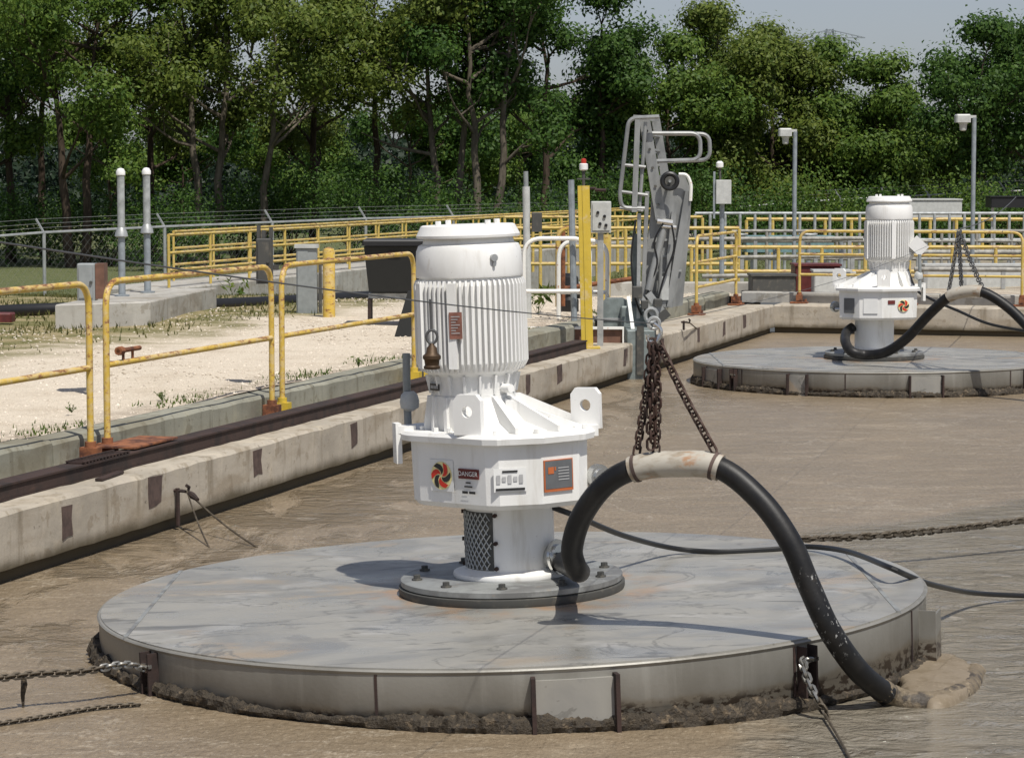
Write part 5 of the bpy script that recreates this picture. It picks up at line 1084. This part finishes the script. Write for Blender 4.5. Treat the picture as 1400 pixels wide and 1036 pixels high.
for zz, w_ in ((Zt * .985, 48 * k), (Zt * .955, 40 * k)):
    mb = MB(); mb.bar((-w_, 0, zz - 1.0), (0, 0, zz + .3), .16, .16).bar((w_, 0, zz - 1.0), (0, 0, zz + .3), .16, .16).bar((-w_, 0, zz - 1.0), (w_, 0, zz - 1.0), .14, .14)
    for j in range(-5, 6): x = w_ * j / 6; mb.bar((x, 0, zz - 1.0), (x * .92, 0, zz + .3 - 1.3 * abs(j) / 6), .09, .09)
    mb.build('cross_arm', MT['blue_grey'], tw, smooth=0)
# ================================================================== GRASS AND WEEDS
def blades(name, P, h, w, mat, rs):
    n = len(P); a = rs.uniform(0, 6.28, n); dx = np.stack([np.cos(a), np.sin(a), np.zeros(n)], 1) * w; tip = np.stack([rs.normal(size=n) * .3, rs.normal(size=n) * .3, np.ones(n)], 1) * h[:, None]
    V = np.stack([P - dx, P + dx, P + tip], 1).reshape(-1, 3); me = bpy.data.meshes.new(name); me.vertices.add(3 * n); me.vertices.foreach_set('co', V.astype(np.float32).ravel()); me.loops.add(3 * n); me.loops.foreach_set('vertex_index', np.arange(3 * n, dtype=np.int32)); me.polygons.add(n); me.polygons.foreach_set('loop_start', np.arange(0, 3 * n, 3, dtype=np.int32)); me.polygons.foreach_set('loop_total', np.full(n, 3, np.int32)); me.update(calc_edges=True); me.materials.append(mat); o = bpy.data.objects.new(name, me); col.objects.link(o); return o
rs = np.random.default_rng(8); P = []
for _ in range(110000):
    s, n = rs.uniform(8, 80), rs.uniform(5.2, 30)
    if n < 6.4 and rs.uniform() > (n - 5.2) / 1.3: continue
    if math.sin(s * .9 + n * 1.7) + math.sin(n * 2.9 - s * .5) < rs.uniform(-1.6, 1.2): continue
    q = W(s, n); 
    if q.y < 74 and FT(0, 0).y < q.y + 5 and (q - FT(0, 0)).dot(fn) > -.3 and (q - FT(0, 0)).dot(fdir) > -.3: continue
    P.append((q.x, q.y, gz(q.x, q.y) - .01))
P = np.array(P); tag(blades('grass', P, rs.uniform(.03, .10, len(P)), .014, MT['grass'], rs), 'dry patchy grass beyond the gravel yard', 'grass', kind='stuff')
P = []
for _ in range(5200):
    s = rs.uniform(-2, 28); q = W(s, 1.12 + abs(rs.normal()) * .22)
    if math.sin(s * 2.3) + math.sin(s * .83 + 1) < rs.uniform(-1.2, 1.3): continue
    P.append((q.x, q.y, gz(q.x, q.y)))
P = np.array(P); tag(blades('grass', P, rs.uniform(.015, .055, len(P)), .008, MT['leaf_fresh'], rs), 'thin green weeds growing along the curb edge', 'grass', kind='stuff')
rs = np.random.default_rng(31); n = 9000; S_ = rs.uniform(-3, 34, n); N_ = 1.05 + rs.uniform(0, 1, n) ** 1.4 * 7; Pb = np.array([tuple(W(a, b).xy) for a, b in zip(S_, N_)]); zb = np.array([gz(x, y) + .03 * math.sin(x * 1.3 + y * .7) for x, y in Pb]); sz = rs.uniform(.006, .022, n)
base8 = np.array([(1, 0, 0), (0, 1, 0), (-1, 0, 0), (0, -1, 0), (0, 0, .7), (0, 0, -.5)]); V = (np.concatenate([Pb, zb[:, None]], 1)[:, None] + base8[None] * sz[:, None, None] * rs.uniform(.7, 1.4, (n, 6, 1))).reshape(-1, 3)
F8 = [(0, 1, 4), (1, 2, 4), (2, 3, 4), (3, 0, 4), (1, 0, 5), (2, 1, 5), (3, 2, 5), (0, 3, 5)]; me = bpy.data.meshes.new('gravel'); me.from_pydata(V.tolist(), [], [[i * 6 + a for a in f] for i in range(n) for f in F8])
mp_ = leaf('gravel_stones', (.40, .34, .265), (.68, .61, .51), 0.0); me.materials.append(mp_); o = bpy.data.objects.new('gravel', me); col.objects.link(o); tag(o, 'loose pale gravel stones scattered over the yard', 'gravel', kind='stuff')
WEEDS = ((98, 562, .09, 'small green weed sprouting beside the gravel behind the left handrail'), (222, 546, .09, 'low green weed by the curb behind the second handrail'), (490, 500, .12, 'small weed on the curb left of the near motor'), (735, 430, .45, 'leafy green weed growing right of the near motor'), (320, 405, .4, 'leafy weed between the concrete pad and the tank wall'))
for u, v, h, lab in WEEDS:
    p = on(u, v, .73); rs = np.random.default_rng(u); t = root('weed', lab, 'weed', (p.x, p.y, gz(p.x, p.y)), 0, 'weeds'); st_ = MB(); C = []
    for k in range(7): e = np.array([rs.normal() * h * .4, rs.normal() * h * .4, h * rs.uniform(.5, 1)]); st_.tube([(0, 0, 0), tuple(e * .6), tuple(e)], [.004, .003, .002], 4); C += [e * f + rs.normal(size=3) * h * .08 for f in (.5, .7, .85, 1)]
    st_.build('stem', MT['leaf_fresh'], t); C = np.array(C); C[:, 2] = np.abs(C[:, 2]); leaf_mesh('leaf_cluster', C, rs.uniform(.12, .26, len(C)) * h, MT['leaf_fresh'], rs, parent=t, aspect=.35, kind='stuff')
